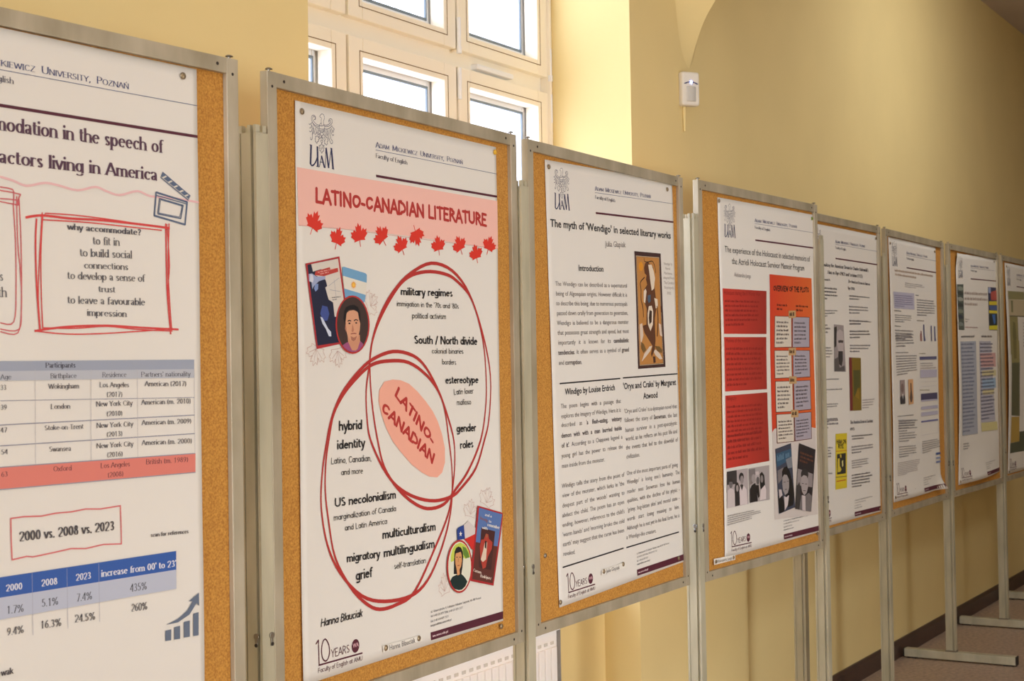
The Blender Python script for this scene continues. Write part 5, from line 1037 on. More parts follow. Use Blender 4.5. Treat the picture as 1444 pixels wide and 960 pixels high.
PRINTS[4] = [
('N','title_lettering'),
('T','O',(44,40,44),'The experience of the Holocaust in selected memoirs of',37.4,150.4,654.5,149.9,17.4),
('T','O',(44,40,44),'the Azrieli Holocaust Survivor Memoir Program',82.1,182,608.8,180.5,17.6),
('T','O',(140,132,130),'Aleksandra Junga',95,216.5,204.4,218,11.7),
('N','red_text_panel'),
('F','grad_red',[14.8,252.7,312,251.9,310.3,378.4,16.2,379.3]),
('F','grad_red',[16.8,388.4,308.7,387.5,306.9,540.6,18.2,539.8]),
('F','grad_red',[19.7,551.2,308.8,550.2,310.3,751.7,14.5,753.8]),
('N','panel_lettering'),
('T','O',(132,36,32),'Holocaust during the II World War',22.3,269.7,267.3,267.9,11.8),
('G',(132,36,32),[26,281.4,266.7,279.3,267.5,356.3,28.5,361.2],6,0.9),
('T','O',(132,36,32),'Motives of the memoir',27.6,402.9,192.8,402.8,10.9),
('G',(132,36,32),[28.2,414.2,299.2,414.8,286.6,529.1,31.2,529.8],8,0.9),
('T','O',(132,36,32),'Bibliography',27.4,565,95.3,564.4,10.8),
('G',(132,36,32),[29,577.3,284.1,578.1,283.4,686,30.2,685.9],8,0.9),
('G',(132,36,32),[27.3,657.5,280.3,655.2,280.8,736.9,27.8,736.6],5,0.9),
('N','orange_panel'),
('F','grad_orange',[335.6,201.5,665,201.5,673.1,672.8,627.1,666.6,386.2,657.6,350.3,659.8,336.8,669.7]),
('T','H',(40,22,20),'OVERVIEW OF THE PLOTS',362.2,249.3,640.9,246.3,15),
('G',(60,28,24),[387.2,285.2,468.9,285.4,470.1,310,386,309.5],2,0.95),
('G',(60,28,24),[534,285,631.9,285.9,630.6,310.3,537.7,310.9],2,0.95),
('F',(202,192,184),[336.7,671.1,356.3,658.6,404.3,659,624.3,668.5,673,674.9,675.6,943.3,339.1,926.9]),
('N','text_card'),
('F',(110,60,50),[369.7,323.9,500.5,323.4,498,418.7,364.9,419.3]),
('F',(206,196,180),[373.2,325.3,496.6,325,494.3,416.7,368.5,417.4]),
('G',(70,60,62),[384.6,336.8,483.5,337,482.2,409.7,380.8,410.6],6,0.8),
('N','text_card'),
('F',(110,60,50),[505.4,324.3,641.7,323.9,637.9,419.1,500.4,419.7]),
('F',(164,156,166),[509.1,325.8,637.7,325.5,634,417,504.3,417.7]),
('G',(70,60,62),[521.1,337.6,623.9,337.9,621.3,409.9,517.2,410.8],6,0.8),
('N','text_card'),
('F',(110,60,50),[364.5,426.5,495,427.1,495.6,511.3,363.8,511.1]),
('F',(206,196,180),[368,428,491.2,428.6,492,509.3,367.5,509.3]),
('G',(70,60,62),[379.4,439.7,478.1,440.4,479.9,502.1,379.7,502.7],6,0.8),
('N','text_card'),
('F',(110,60,50),[502.6,426.1,638.7,427.7,636.8,511.6,500.6,512.4]),
('F',(164,156,166),[506.3,427.7,634.7,429.2,633,509.5,504.4,510.5]),
('G',(70,60,62),[518.2,439.7,620.9,441.3,620.2,502.2,517.4,503.8],6,0.8),
('N','text_card'),
('F',(110,60,50),[365.8,518.4,497.7,520.3,496.5,614.4,364.6,611.7]),
('F',(206,196,180),[369.3,520,493.8,521.7,492.8,612.3,368.3,609.9]),
('G',(70,60,62),[380.7,531.9,480.7,533.3,480.7,604.9,380.6,603.6],6,0.8),
('N','text_card'),
('F',(110,60,50),[502.7,520.4,636.3,520.7,637.9,613.2,501.6,613.1]),
('F',(164,156,166),[506.3,522,632.3,522.2,634,611.1,505.4,611.2]),
('G',(70,60,62),[518.3,534.2,618.5,534,621.3,603.5,518.4,604.8],6,0.8),
('N','text_card'),
('F',(110,60,50),[366.7,617.1,500,619.5,499.2,705.3,365.9,703.7]),
('F',(206,196,180),[370.2,618.7,496.1,620.8,495.5,703.6,370.8,701.6]),
('G',(70,60,62),[381.4,635.6,485.3,637.2,487.2,696.2,380.7,695.3],6,0.8),
('N','text_card'),
('F',(110,60,50),[501.2,619.5,637.5,619.8,636.9,704.3,500.5,704.9]),
('F',(164,156,166),[504.9,621.1,633.5,621.2,633,702.6,505.6,702.7]),
('G',(70,60,62),[516.6,638.5,622.1,638,624.2,695,516,696.3],6,0.8),
('N','tan_tag'),
('F',(186,150,104),[475.2,307,531.7,305,531.7,328,475.2,329.7]),
('G',(50,34,30),[482.3,313.8,523.7,312.1,523.1,323.1,481.7,323.7],1,0.9),
('N','tan_tag'),
('F',(186,150,104),[470.5,420.1,526.9,419.3,526.9,442.2,470.6,442.8]),
('G',(50,34,30),[477.6,427,518.9,426.2,518.4,437.2,477.1,436.9],1,0.9),
('N','tan_tag'),
('F',(186,150,104),[469.7,506.4,526.1,506.5,526.1,529.4,469.8,529.1]),
('G',(50,34,30),[476.8,513.4,518.1,513.3,517.6,524.2,476.3,523.3],1,0.9),
('N','tan_tag'),
('F',(186,150,104),[476.8,608.2,533.3,609.3,533.4,632.2,476.9,630.9]),
('G',(50,34,30),[483.9,615.4,525.3,616,524.8,626.9,483.4,625.2],1,0.9),
('N','photo'),
('F',(168,157,156),[18.1,762.4,156.9,762.6,156.5,864,13.4,863.3]),
('F',(58,54,53),[18.1,762.4,82.9,762.4,82.5,801.3,16.4,799.1]),
('F',(196,184,182),[19.2,814.7,37.3,810,58.7,814.9,66.7,827.9,65,863.8,14.9,862.9]),
('F',(110,103,102),[54.3,799,54,801.3,53.1,803.4,51.9,805.4,50.2,807,48.1,808.3,45.9,809.2,43.4,809.7,40.9,809.7,38.4,809.3,36,808.4,33.8,807.2,32,805.6,30.5,803.7,29.4,801.5,28.7,799.3,28.6,797,29,794.7,29.8,792.6,31.1,790.7,32.7,789,34.8,787.7,37,786.8,39.5,786.4,42,786.3,44.5,786.7,46.9,787.6,49.1,788.8,50.9,790.5,52.5,792.4,53.6,794.5,54.2,796.7]),
('F',(50,47,46),[27.5,790.8,32.8,783.5,49.3,783.2,56.9,791.5,55.1,799.1,51,792.6,32.4,791.8]),
('F',(46,43,42),[66.2,809.3,74,797.5,88.6,797.1,98.9,811.9,98,861.8,67.3,862.7]),
('F',(150,141,139),[92.1,814.5,91.9,816.3,91.3,818,90.4,819.6,89.3,820.9,87.9,821.9,86.3,822.7,84.7,823.1,83,823.1,81.3,822.8,79.7,822.1,78.2,821.1,76.9,819.9,75.9,818.4,75.2,816.7,74.8,814.9,74.7,813.1,74.9,811.3,75.5,809.6,76.4,808,77.5,806.7,78.9,805.7,80.5,804.9,82.1,804.5,83.8,804.5,85.5,804.8,87.1,805.5,88.6,806.4,89.9,807.7,90.9,809.2,91.6,810.9,92.1,812.7]),
('F',(206,193,191),[97,821.1,106.3,809.4,124.9,807.7,145.1,822,148.3,863.8,100.1,862.6]),
('F',(40,37,37),[128.9,786.1,128.5,788.6,127.4,791,125.8,793.2,123.7,795,121.1,796.4,118.3,797.4,115.2,798,112,798,108.9,797.5,105.9,796.5,103.2,795.1,100.8,793.2,98.9,791.1,97.5,788.7,96.7,786.2,96.5,783.6,97,781.1,98,778.7,99.6,776.6,101.7,774.7,104.2,773.3,107.1,772.3,110.1,771.8,113.3,771.7,116.4,772.2,119.4,773.2,122.2,774.6,124.6,776.4,126.5,778.6,127.9,780.9,128.7,783.5]),
('F',(140,131,130),[127.1,793.2,126.7,795.5,126,797.6,124.8,799.6,123.2,801.3,121.3,802.6,119.3,803.6,117,804.1,114.7,804.1,112.4,803.7,110.2,802.9,108.3,801.6,106.5,800,105.2,798.1,104.2,796,103.6,793.7,103.5,791.4,103.8,789.1,104.6,786.9,105.8,784.9,107.3,783.2,109.2,781.9,111.3,781,113.5,780.4,115.8,780.4,118.1,780.8,120.3,781.6,122.3,782.9,124,784.5,125.4,786.4,126.4,788.5,127,790.8]),
('F',(60,56,55),[102.8,806,114.7,804.4,124.9,808.4,113.8,822.5]),
('R',(50,47,46),1,0,0,[36.4,797.6,46.5,797.8]),
('N','photo'),
('F',(162,152,150),[164.4,763.4,305.3,763.6,302.6,864.1,164.9,862.2]),
('F',(120,112,111),[164.2,766.6,206,766.4,208.1,801.6,169.6,811.3]),
('F',(34,31,31),[166,823.7,180.9,812.2,204,807.7,213,827.5,219,861.6,165.7,861.6]),
('F',(30,28,27),[235.9,784.5,251.7,779.2,266.8,790,270.9,819.4,260.9,831.5,241.3,833.1,236.7,816.6]),
('F',(206,193,191),[241.5,829.9,269.3,819.2,278.8,832.9,276.7,860.2,232.2,860.5]),
('F',(150,141,139),[208.4,795.3,208,797.6,207.1,799.8,205.5,801.8,203.6,803.5,201.2,804.8,198.5,805.7,195.6,806.1,192.6,806.1,189.7,805.7,186.9,804.8,184.3,803.5,182.1,801.8,180.3,799.8,179,797.6,178.3,795.3,178.1,792.9,178.5,790.6,179.4,788.4,180.9,786.5,182.9,784.8,185.3,783.5,188,782.5,190.8,782.1,193.8,782,196.8,782.5,199.6,783.4,202.2,784.7,204.4,786.4,206.2,788.3,207.5,790.5,208.3,792.9]),
('F',(170,159,158),[231.8,790.6,231.4,793,230.5,795.2,229.1,797.2,227.3,798.9,225.1,800.2,222.7,801.2,220,801.7,217.3,801.7,214.7,801.2,212.1,800.4,209.8,799.1,207.8,797.4,206.2,795.4,205,793.3,204.3,790.9,204.2,788.6,204.6,786.2,205.4,784,206.8,782,208.6,780.3,210.8,779,213.2,778,215.8,777.5,218.5,777.5,221.2,777.9,223.8,778.8,226.1,780.1,228.1,781.7,229.8,783.7,230.9,785.9,231.6,788.2]),
('F',(96,90,89),[232.7,803.5,232.4,805.7,231.6,807.8,230.5,809.8,229.1,811.4,227.4,812.7,225.5,813.6,223.5,814.1,221.3,814.1,219.3,813.8,217.3,813,215.5,811.7,213.9,810.2,212.7,808.4,211.8,806.3,211.3,804.1,211.2,801.8,211.5,799.6,212.2,797.5,213.3,795.6,214.7,794,216.4,792.7,218.3,791.8,220.4,791.3,222.5,791.2,224.6,791.6,226.5,792.4,228.4,793.6,229.9,795.1,231.2,797,232.1,799,232.6,801.2]),
('F',(190,178,176),[205.6,775.9,228.6,776,233.5,785.9,208.9,785.7]),
('F',(130,122,120),[259.3,800.7,259,802.8,258.3,804.8,257.4,806.7,256.1,808.2,254.7,809.5,253,810.4,251.2,810.8,249.4,810.9,247.6,810.6,245.9,809.8,244.3,808.7,243,807.2,241.9,805.5,241.1,803.5,240.7,801.4,240.6,799.3,240.9,797.2,241.5,795.2,242.5,793.4,243.7,791.8,245.2,790.6,246.9,789.7,248.6,789.2,250.5,789.1,252.3,789.5,254,790.2,255.6,791.3,256.9,792.8,258,794.5,258.8,796.5,259.2,798.6]),
('F',(30,28,27),[207.5,814.3,226.7,815.9,232,848.3,220.9,853.8,212.7,833.9]),
('N','book_cover'),
('F',(62,66,80),[351.6,719.2,468.8,708.4,492.5,904.3,368.6,912.7]),
('F',(54,84,108),[353.3,734.1,471.3,724.6,473.1,754.9,359.4,773.9]),
('F',(120,124,130),[426.1,755.2,473.5,748.3,478.5,782.2,441.4,782.9]),
('F',(120,112,111),[362.9,784,408.4,777.3,398.5,809.7,366.6,823.7]),
('F',(28,26,26),[395.4,789.6,408.3,778.9,433.4,775.7,453.6,790.5,473,822,487.8,863.6,477.6,896.3,435.3,899.1,398.1,816.3]),
('F',(148,139,137),[398.6,806.4,411.4,799.1,433.7,802.4,448,816.8,448.5,840.2,437.6,856,416.5,860.8,400.7,846.3,396,826]),
('R',(40,37,37),1.4,0,0,[406.1,821.9,421,822]),
('R',(40,37,37),1.4,0,0,[432.7,821.6,443.6,821.1]),
('R',(50,47,46),1.6,0,0,[414.9,844.1,431.5,844.8]),
('F',(26,24,24),[364.8,859.7,387.9,855.1,411.2,883.6,405.8,907.9,370.3,911.2]),
('F',(200,188,186),[408.1,863.4,424.4,868.2,445.6,863.3,435.7,892.4,411.6,906.8]),
('F',(185,173,172),[369,840.3,388.6,842,395.9,859.1,372.6,867]),
('G',(92,122,142),[361,742.7,452.3,733.5,455.7,750.5,361.8,758.3],1,1),
('N','book_cover'),
('F',(44,38,40),[531.9,711.9,663.3,739.5,617.8,929.6,492.2,909.4]),
('F',(140,131,130),[517.5,788.3,637.6,814,630,854.9,508,838.2]),
('F',(60,56,55),[505.9,844.8,528.3,829.7,538.2,854.2,528.1,914.4,492.3,909]),
('F',(50,47,46),[601,813,600.2,816.5,598.3,819.7,595.4,822.5,591.5,824.9,586.9,826.8,581.6,828,576,828.6,570.1,828.5,564.4,827.7,558.9,826.3,553.8,824.3,549.5,821.7,545.9,818.8,543.4,815.5,541.9,812.1,541.5,808.6,542.3,805.3,544.1,802.1,547,799.2,550.8,796.8,555.4,794.9,560.6,793.7,566.2,793.1,572,793.1,577.8,793.9,583.4,795.3,588.5,797.3,592.9,799.8,596.5,802.8,599.1,806.1,600.6,809.5]),
('F',(158,148,146),[543.7,817.3,564,812,587.5,817.2,599.1,831.8,596.2,852.1,584.7,868.3,565,875.2,548.2,861.9,540.7,840.9]),
('F',(112,105,104),[540.8,871.4,564.9,876.9,600.6,869.7,624.9,882,617.9,928.9,523.7,914.6]),
('F',(190,178,176),[547.7,872,573.6,877.6,572.9,923.7,546.9,918.9]),
('R',(40,37,37),1.4,0,0,[547.9,836.3,562.6,838.5]),
('R',(40,37,37),1.4,0,0,[573.9,840.1,589.7,841.3]),
('R',(50,47,46),1.6,0,0,[557.1,859.2,578,861.6]),
('G',(112,70,52),[539.3,735.4,651.5,757.8,642.3,793.6,534,770.8],3,0.9),
('N','text_block'),
('G',(104,98,100),[13.8,882.1,269,883,233.4,907.9,12.4,912.6],5,0.55)]
PRINTS[5] = [
('N','title_lettering'),
('T','SB',(70,66,72),"…making the American Dream in Charles Bukowski's",109.2,137.4,590.9,136.1,11.8),
('T','SB',(70,66,72),'Ham on Rye (1982) and Factotum (1975)',166,160.8,525.1,160.8,11.9),
('T','SB',(70,66,72),'The American Dream in Ham on',368,182.8,604.5,184,9.9),
('T','SB',(70,66,72),'Rye (1982)',367,206.2,438.5,207.1,9.8),
('T','SB',(70,66,72),'research',116.4,185.4,186.9,184.2,7.9),
('N','text_block'),
('G',(70,66,72),[5.6,204.5,283,204.3,289.6,248.5,3.9,252.7],4,0.8),
('N','text_block'),
('G',(112,106,110),[2.8,283.6,286,278.9,287.6,299.1,1.6,316.4],3,0.8),
('N','text_block'),
('G',(70,66,72),[378.6,223.5,613.3,224.5,573.3,240.5,383.9,243.8],2,0.8),
('N','text_block'),
('G',(112,106,110),[377.1,260.4,618.3,260.6,610.5,288.4,379.4,293.2],3,0.8),
('N','text_block'),
('G',(70,66,72),[377.5,309.6,622.8,309.4,624.7,326.4,380.3,332.1],2,0.8),
('N','text_block'),
('G',(112,106,110),[22.8,329.5,184.9,327,200.4,374.5,21.2,375.9],4,0.8),
('N','text_block'),
('G',(112,106,110),[20.2,404.8,208.5,404.3,208.9,454,18.4,453],5,0.8),
('N','text_block'),
('G',(112,106,110),[381.2,309.5,622.7,311.6,622,327.3,382.9,329.2],2,0.8),
('N','text_block'),
('G',(70,66,72),[379.7,346.4,618.7,343.6,617.3,375.5,380.9,378.4],3,0.8),
('N','text_block'),
('G',(112,106,110),[380.2,395.6,605.9,394.6,604.5,426.5,381.4,426.3],3,0.8),
('N','text_block'),
('G',(112,106,110),[16.5,508.8,282.9,510.8,282.2,528.9,15.9,526.1],2,0.8),
('N','text_block'),
('G',(112,106,110),[15.2,543.4,299.4,545.3,292.7,563.3,14.6,560.7],2,0.8),
('N','text_block'),
('G',(112,106,110),[13.5,591.4,295,595.6,287.1,615.4,12.5,620.2],3,0.8),
('N','text_block'),
('G',(150,140,140),[500.7,588.9,643.7,588.4,635.5,625.2,500.5,624.3],4,0.8),
('N','text_block'),
('G',(112,106,110),[11.8,639.4,289.5,643.7,288.8,663.7,11.2,656.6],2,0.8),
('N','photo'),
('F',(150,141,139),[221.8,329.6,317.3,331.8,335.1,491.2,219.2,489.1]),
('F',(60,56,55),[222.5,340.3,248.4,336,249.5,368.1,241.1,404.2,222.3,408.2]),
('F',(176,165,163),[247.6,356.1,277.5,345.7,309.3,353.4,317.8,379.6,311.4,420.2,286.1,428.2,257,416.2,244,388.1]),
('F',(70,65,65),[260.6,384,286.7,382.3,312.9,383.7,307.7,392.6,286.4,391.1,265,392.8]),
('F',(60,56,55),[262.8,420.2,304.3,420.2,305.5,448.5,292.7,472.6,266.9,464.4,258.5,440.2]),
('F',(90,84,83),[220.8,448.1,256.1,440.2,272.4,476.5,320.3,468.8,325.5,489.1,221.6,488]),
('N','book_cover'),
('F',(122,100,36),[369.8,441.8,491.5,443.9,487.6,628,366,625.7]),
('F',(112,46,44),[369.8,441.8,397.9,442.3,394.2,625.8,366,625.7]),
('F',(84,82,42),[406,485.9,480.9,485.8,475.8,548.8,453.2,548.4,438.4,572.8,409.7,578.3]),
('F',(142,112,40),[419.6,576.5,451.9,548.4,467.5,565.2,464,590]),
('N','heading_lettering'),
('T','SB',(70,66,72),'The American Dream in Factotum',364.2,670.8,613.5,675.3,11.4),
('T','SB',(70,66,72),'(1975)',363.3,693.1,408.6,694.3,9.7),
('N','book_cover'),
('F',(206,184,48),[217,698.6,329.1,700.5,325.3,887.2,212.1,885.4]),
('T','H',(36,32,30),'HAM ON',223.8,732.7,318.1,735.5,14.3),
('T','H',(36,32,30),'RYE',239.5,748.3,293.7,749.6,13.5),
('R',(190,100,40),2,0,0,[218.2,757.4,324.4,760.1]),
('F',(52,50,44),[227.1,767.5,314.5,767.6,314.1,836.9,226.8,836.1]),
('F',(200,180,60),[235.8,783.1,252.3,782.1,253.6,808.1,270.7,821.2,258.7,828.4,231.7,828.5]),
('F',(196,176,60),[255.1,770.3,269.2,770.3,271.1,781.2,259.4,780.5]),
('F',(200,190,120),[273,793.3,287.3,790.2,288.9,810.3,277,813.6]),
('R',(60,56,50),2,0,0,[214.9,844,323.3,847.6]),
('R',(176,50,40),3,0,0,[222.4,858.5,313.2,859.4]),
('N','text_block'),
('G',(112,106,110),[11.7,643.2,292.9,647.8,293.9,684.1,10.5,677.7],3,0.8),
('N','text_block'),
('G',(112,106,110),[8.6,729.4,198.1,739.3,202,787,6.9,779],5,0.8),
('N','text_block'),
('G',(112,106,110),[5.5,817.2,192.5,825.9,192.2,831.8,5.3,822.2],1,0.8),
('N','text_block'),
('G',(70,66,72),[377.3,710,618.4,713.6,617.5,733.9,379,728.5],2,0.8),
('N','text_block'),
('G',(112,106,110),[375.8,746.6,616.8,749.9,615.6,778.2,377,777.2],3,0.8),
('N','text_block'),
('G',(112,106,110),[376.3,795.5,562.4,797.5,606.7,830.4,377.4,827.3],4,0.8),
('N','text_block'),
('G',(70,66,72),[374.3,844.2,612.5,847.7,610.2,900.3,374.8,893],5,0.8)]
PRINTS[6] = [
('N','title_lettering'),
('G',(176,150,130),[70.6,116.2,642.6,113.2,624.8,148.1,76.3,146.6],2,1),
('G',(150,140,140),[217.3,162.4,503.9,163.3,507.8,183.3,207.3,184.3],3,0.4),
('N','shaded_panel'),
('F',(178,174,190),[40.2,205.1,343.4,202.9,341.9,266.7,49.9,268.9]),
('G',(96,92,130),[58.6,214.8,335.8,211.6,335.4,260.8,59.9,262.9],6,0.9),
('N','text_block'),
('G',(70,66,72),[49.5,274.3,159.2,275.5,158.9,280,49.1,279.7],1,0.8),
('N','text_block'),
('G',(112,106,110),[56.3,289.9,347,290,341.1,321.5,58.7,322.7],4,0.8),
('N','text_block'),
('G',(70,66,72),[49.9,333.6,154.8,334.8,154.5,338.5,51.2,338],1,0.8),
('N','text_block'),
('G',(112,106,110),[52.1,347,342.5,348.1,339.4,389.4,56.9,390.9],4,0.8),
('N','text_block'),
('G',(70,66,72),[363.9,207,419.9,208.1,419.6,211.9,365.2,211.6],1,0.8),
('N','text_block'),
('G',(112,106,110),[380.1,222,675.4,220.7,673.5,289.4,381.7,292.6],7,0.8),
('N','text_block'),
('G',(130,110,90),[377.1,306.8,483.4,308.3,483.1,312.2,378.4,312],1,0.8),
('N','bar_chart'),
('F',(150,100,96),[421.1,351,438.9,350.8,442.8,391.1,425.1,391.2]),
('F',(92,92,124),[464.2,324.4,482.2,324.1,484.1,390.9,466.1,391]),
('F',(92,92,124),[578.6,327.5,597.2,327.3,599.6,390.3,581,390.4]),
('F',(92,92,124),[632.5,329.2,651.4,329,654,390,635.1,390.1]),
('F',(150,100,96),[413.5,360.6,432.1,360.4,434.4,390.2,415.8,390.3]),
('F',(92,92,124),[463.4,360.1,477.5,360,495.6,389.9,473.5,390]),
('F',(120,110,116),[581.3,359,594.3,358.8,595.2,388.5,583.8,388.6]),
('F',(92,92,124),[635.2,358.4,646.8,358.3,660.9,388.2,642.7,388.3]),
('N','text_block'),
('G',(112,106,110),[60.6,365.9,340,361.3,339,414.5,66.6,418.2],5,0.8),
('N','text_block'),
('G',(70,66,72),[55.5,435.5,244.8,434.8,244.5,438.9,55.3,438.6],1,0.8),
('N','text_block'),
('G',(112,106,110),[57.6,445.7,356.3,445.2,350.6,518.9,65.6,527],8,0.95),
('N','text_block'),
('G',(120,110,90),[387.3,439.9,496.5,439.2,496.1,443.4,387,443.2],1,0.8),
('N','text_block'),
('G',(130,120,90),[386.7,585.2,564.5,587.9,564.2,592.1,386.5,588.5],1,0.8),
('N','data_table'),
('F',(92,92,124),[393.9,453.9,662.2,452.3,662.8,465.2,394.5,466.3]),
('F',(178,174,190),[397.5,505.9,664.4,507.1,663.4,538.7,398.1,538]),
('G',(150,140,140),[399.8,476.2,663.6,475.9,664.6,504.5,400.7,505.1],3,0.6),
('R',(178,170,180),0.8,0,0,[396.8,554.5,662.1,555]),
('R',(178,170,180),0.8,0,0,[395.4,573,660.5,574.2]),
('N','data_table'),
('F',(78,74,100),[400.8,602,664.9,602,664.4,628.5,401.9,626.7]),
('F',(178,174,190),[401.9,626.7,664.4,628.5,665.6,634.1,403,633]),
('F',(178,174,190),[401.4,653.5,665.7,653.4,666.2,667.1,402,665.9]),
('F',(178,174,190),[401.2,676.2,665.4,677.3,665.7,692.7,401.5,691.8]),
('F',(100,102,150),[400,710.3,665.9,711.5,667,718.4,401.1,716.1]),
('R',(178,170,180),0.8,0,0,[401.1,716.1,409.5,767.2]),
('R',(178,170,180),0.8,0,0,[667,718.4,662.7,770.7]),
('R',(178,170,180),0.8,0,0,[409.5,767.2,662.9,767.7]),
('R',(178,170,180),0.8,0,0,[538,716.6,538.7,767.9]),
('N','photo'),
('F',(150,134,132),[109.5,542.3,173.9,542.6,175.7,634.4,108.4,634.3]),
('F',(60,58,62),[106,608.6,130.8,601.3,152.5,597.9,176.1,610.4,175.7,634.4,108.4,634.3]),
('F',(120,100,96),[158.6,574.2,157.9,577.6,156.5,581,154.4,584,151.7,586.7,148.5,588.8,145,590.4,141.1,591.3,137.2,591.6,133.3,591.1,129.7,590,126.3,588.3,123.5,586,121.2,583.3,119.6,580.1,118.7,576.8,118.6,573.3,119.2,569.8,120.6,566.5,122.7,563.5,125.4,560.8,128.5,558.7,132.1,557.1,135.9,556.2,139.9,555.9,143.7,556.3,147.4,557.4,150.8,559.1,153.6,561.4,155.9,564.2,157.6,567.3,158.4,570.7]),
('F',(220,215,210),[133.9,597.4,151.2,595.9,143.8,617.5]),
('N','photo'),
('F',(206,158,112),[219.1,541.7,287.1,541.2,288.7,637.8,223.4,639]),
('F',(96,76,66),[247.4,555.9,262.2,556.2,263.3,580.4,275.6,613.1,267,629,247.5,632.5,234.3,612,247.9,588.2]),
('N','text_block'),
('G',(70,66,72),[58.7,677.9,300.4,679.5,300.1,683.6,61.3,681.1],1,0.8),
('N','text_block'),
('G',(112,106,110),[67.6,690,351.8,699,343.5,747.7,72.2,741.2],5,0.8),
('N','text_block'),
('G',(112,106,110),[81.2,695.7,351.7,700.3,341.5,734.6,78.8,729],4,0.8),
('N','text_block'),
('G',(112,106,110),[77.9,740.8,348.1,747.2,345.1,785.8,77.8,780.1],4,0.8),
('N','text_block'),
('G',(112,106,110),[76.9,791.8,351.6,800.5,348.2,843.2,77.7,839],5,0.8),
('N','text_block'),
('G',(150,140,140),[55.6,853.3,377.7,857.2,327.9,909.2,51.7,905.8],8,0.8),
('N','text_block'),
('G',(112,106,110),[413.9,789.3,704.4,791.2,700.7,836.1,415.9,843],6,0.8),
('N','data_table'),
('F',(70,90,140),[619.8,849.4,709.6,850.3,709,858,620.8,858]),
('F',(140,150,180),[618.4,867.6,708.1,868.7,707.6,875.1,619.4,874.9]),
('F',(120,130,170),[617.1,883.2,706.8,884.5,706.2,891.3,618.1,890.9])]
PRINTS[7] = [
('N','picture_strip'),
('F',(84,92,84),[3.2,136,118.4,133.3,125.5,334.1,14,332.7]),
('F',(130,136,126),[13.6,146.5,65.5,143.3,113.8,148.5,116.9,158.8,49.5,162.2,20.3,157.6]),
('F',(60,66,62),[12.5,167,64.3,164,112.6,169.3,115.7,179.6,48.4,182.8,19.2,178.1]),
('F',(150,150,140),[11,192.6,62.8,189.8,111,195.2,114.2,205.5,46.9,208.5,17.7,203.8]),
('F',(56,60,60),[9.5,218.2,61.3,215.5,109.5,221.1,112.7,231.5,45.4,234.2,16.2,229.4]),
('F',(120,126,112),[8.1,243.8,59.8,241.3,108,247.1,111.2,257.4,43.9,259.9,14.8,255]),
('F',(58,64,74),[6.6,269.3,58.3,267,106.5,273,109.7,283.3,42.5,285.6,13.3,280.6]),
('F',(120,128,122),[4.9,300,56.6,297.9,104.7,304,107.9,314.4,40.7,316.4,11.6,311.2]),
('N','picture_strip'),
('F',(56,60,84),[535.5,136.3,680.7,135.4,706.6,337.7,537.5,335.5]),
('F',(172,82,72),[580.5,158.5,684.2,148.1,689.8,195.5,586.5,196.9]),
('F',(200,180,50),[548.1,201.8,689.5,199.9,692.7,217.8,547,219.4]),
('F',(78,96,140),[546.8,222.1,688.1,220.6,691,242.9,566.6,242.2]),
('F',(206,190,60),[545.4,244,695.3,244.5,698.7,257.9,544.5,257.7]),
('F',(44,50,50),[544.4,260.5,698.6,259.6,703.9,312.6,545.2,313.6]),
('F',(70,110,170),[594.9,262.9,655,262.6,656.8,301.4,630.4,309.8]),
('F',(206,196,50),[538.7,315.2,703.8,313.7,706.8,334.9,537.6,333.3]),
('F',(150,160,190),[539.6,138.4,581.8,137.5,584.3,163.9,544.2,164.6]),
('N','title_lettering'),
('G',(176,160,150),[135.8,158.9,523.6,159.5,519,230.6,135.3,231.8],3,1),
('G',(150,140,140),[138.1,281.1,233.9,283.4,165.4,301.9,136.9,301.9],2,0.6),
('G',(150,90,90),[135.9,318.5,335.8,322,335.5,326.3,135.6,323.7],1,1),
('G',(70,66,72),[58.6,358.5,282.1,358.9,281.5,367.9,58.2,366.7],1,0.6),
('G',(70,66,72),[397.8,359.7,605.6,362.1,605,370.4,401.3,368.9],1,0.6),
('N','shaded_panel'),
('F',(162,166,176),[38.7,383,302.2,384,318.5,798.6,54.9,791.8]),
('G',(92,96,120),[47.7,388.2,286.1,389.1,291.9,788.2,65.6,782.7],24,0.8),
('N','shaded_panel'),
('F',(178,176,186),[356,384.5,561.5,386.5,627.8,759.8,376.3,753.1]),
('F',(200,160,156),[362.5,440.7,648.6,441.7,653.2,506.5,386.3,503.7]),
('F',(206,196,150),[399.2,518.8,652.3,521.7,656.4,548.5,400.4,544.6]),
('F',(150,176,200),[402.5,555.7,641,557.9,649.7,605.3,402.5,599.9]),
('F',(206,196,150),[407.7,607.5,608.1,609.8,612.5,632.7,411.9,629.8]),
('F',(206,196,140),[378.9,755.4,657.1,763.7,663.5,802,384.9,793.9]),
('G',(92,90,110),[365.7,390,625,392.7,628.5,748.4,387.8,746.4],22,0.8),
('N','text_block'),
('G',(112,106,110),[73.5,824,177.2,827.5,180.5,859.9,76.7,855.9],3,0.7)]
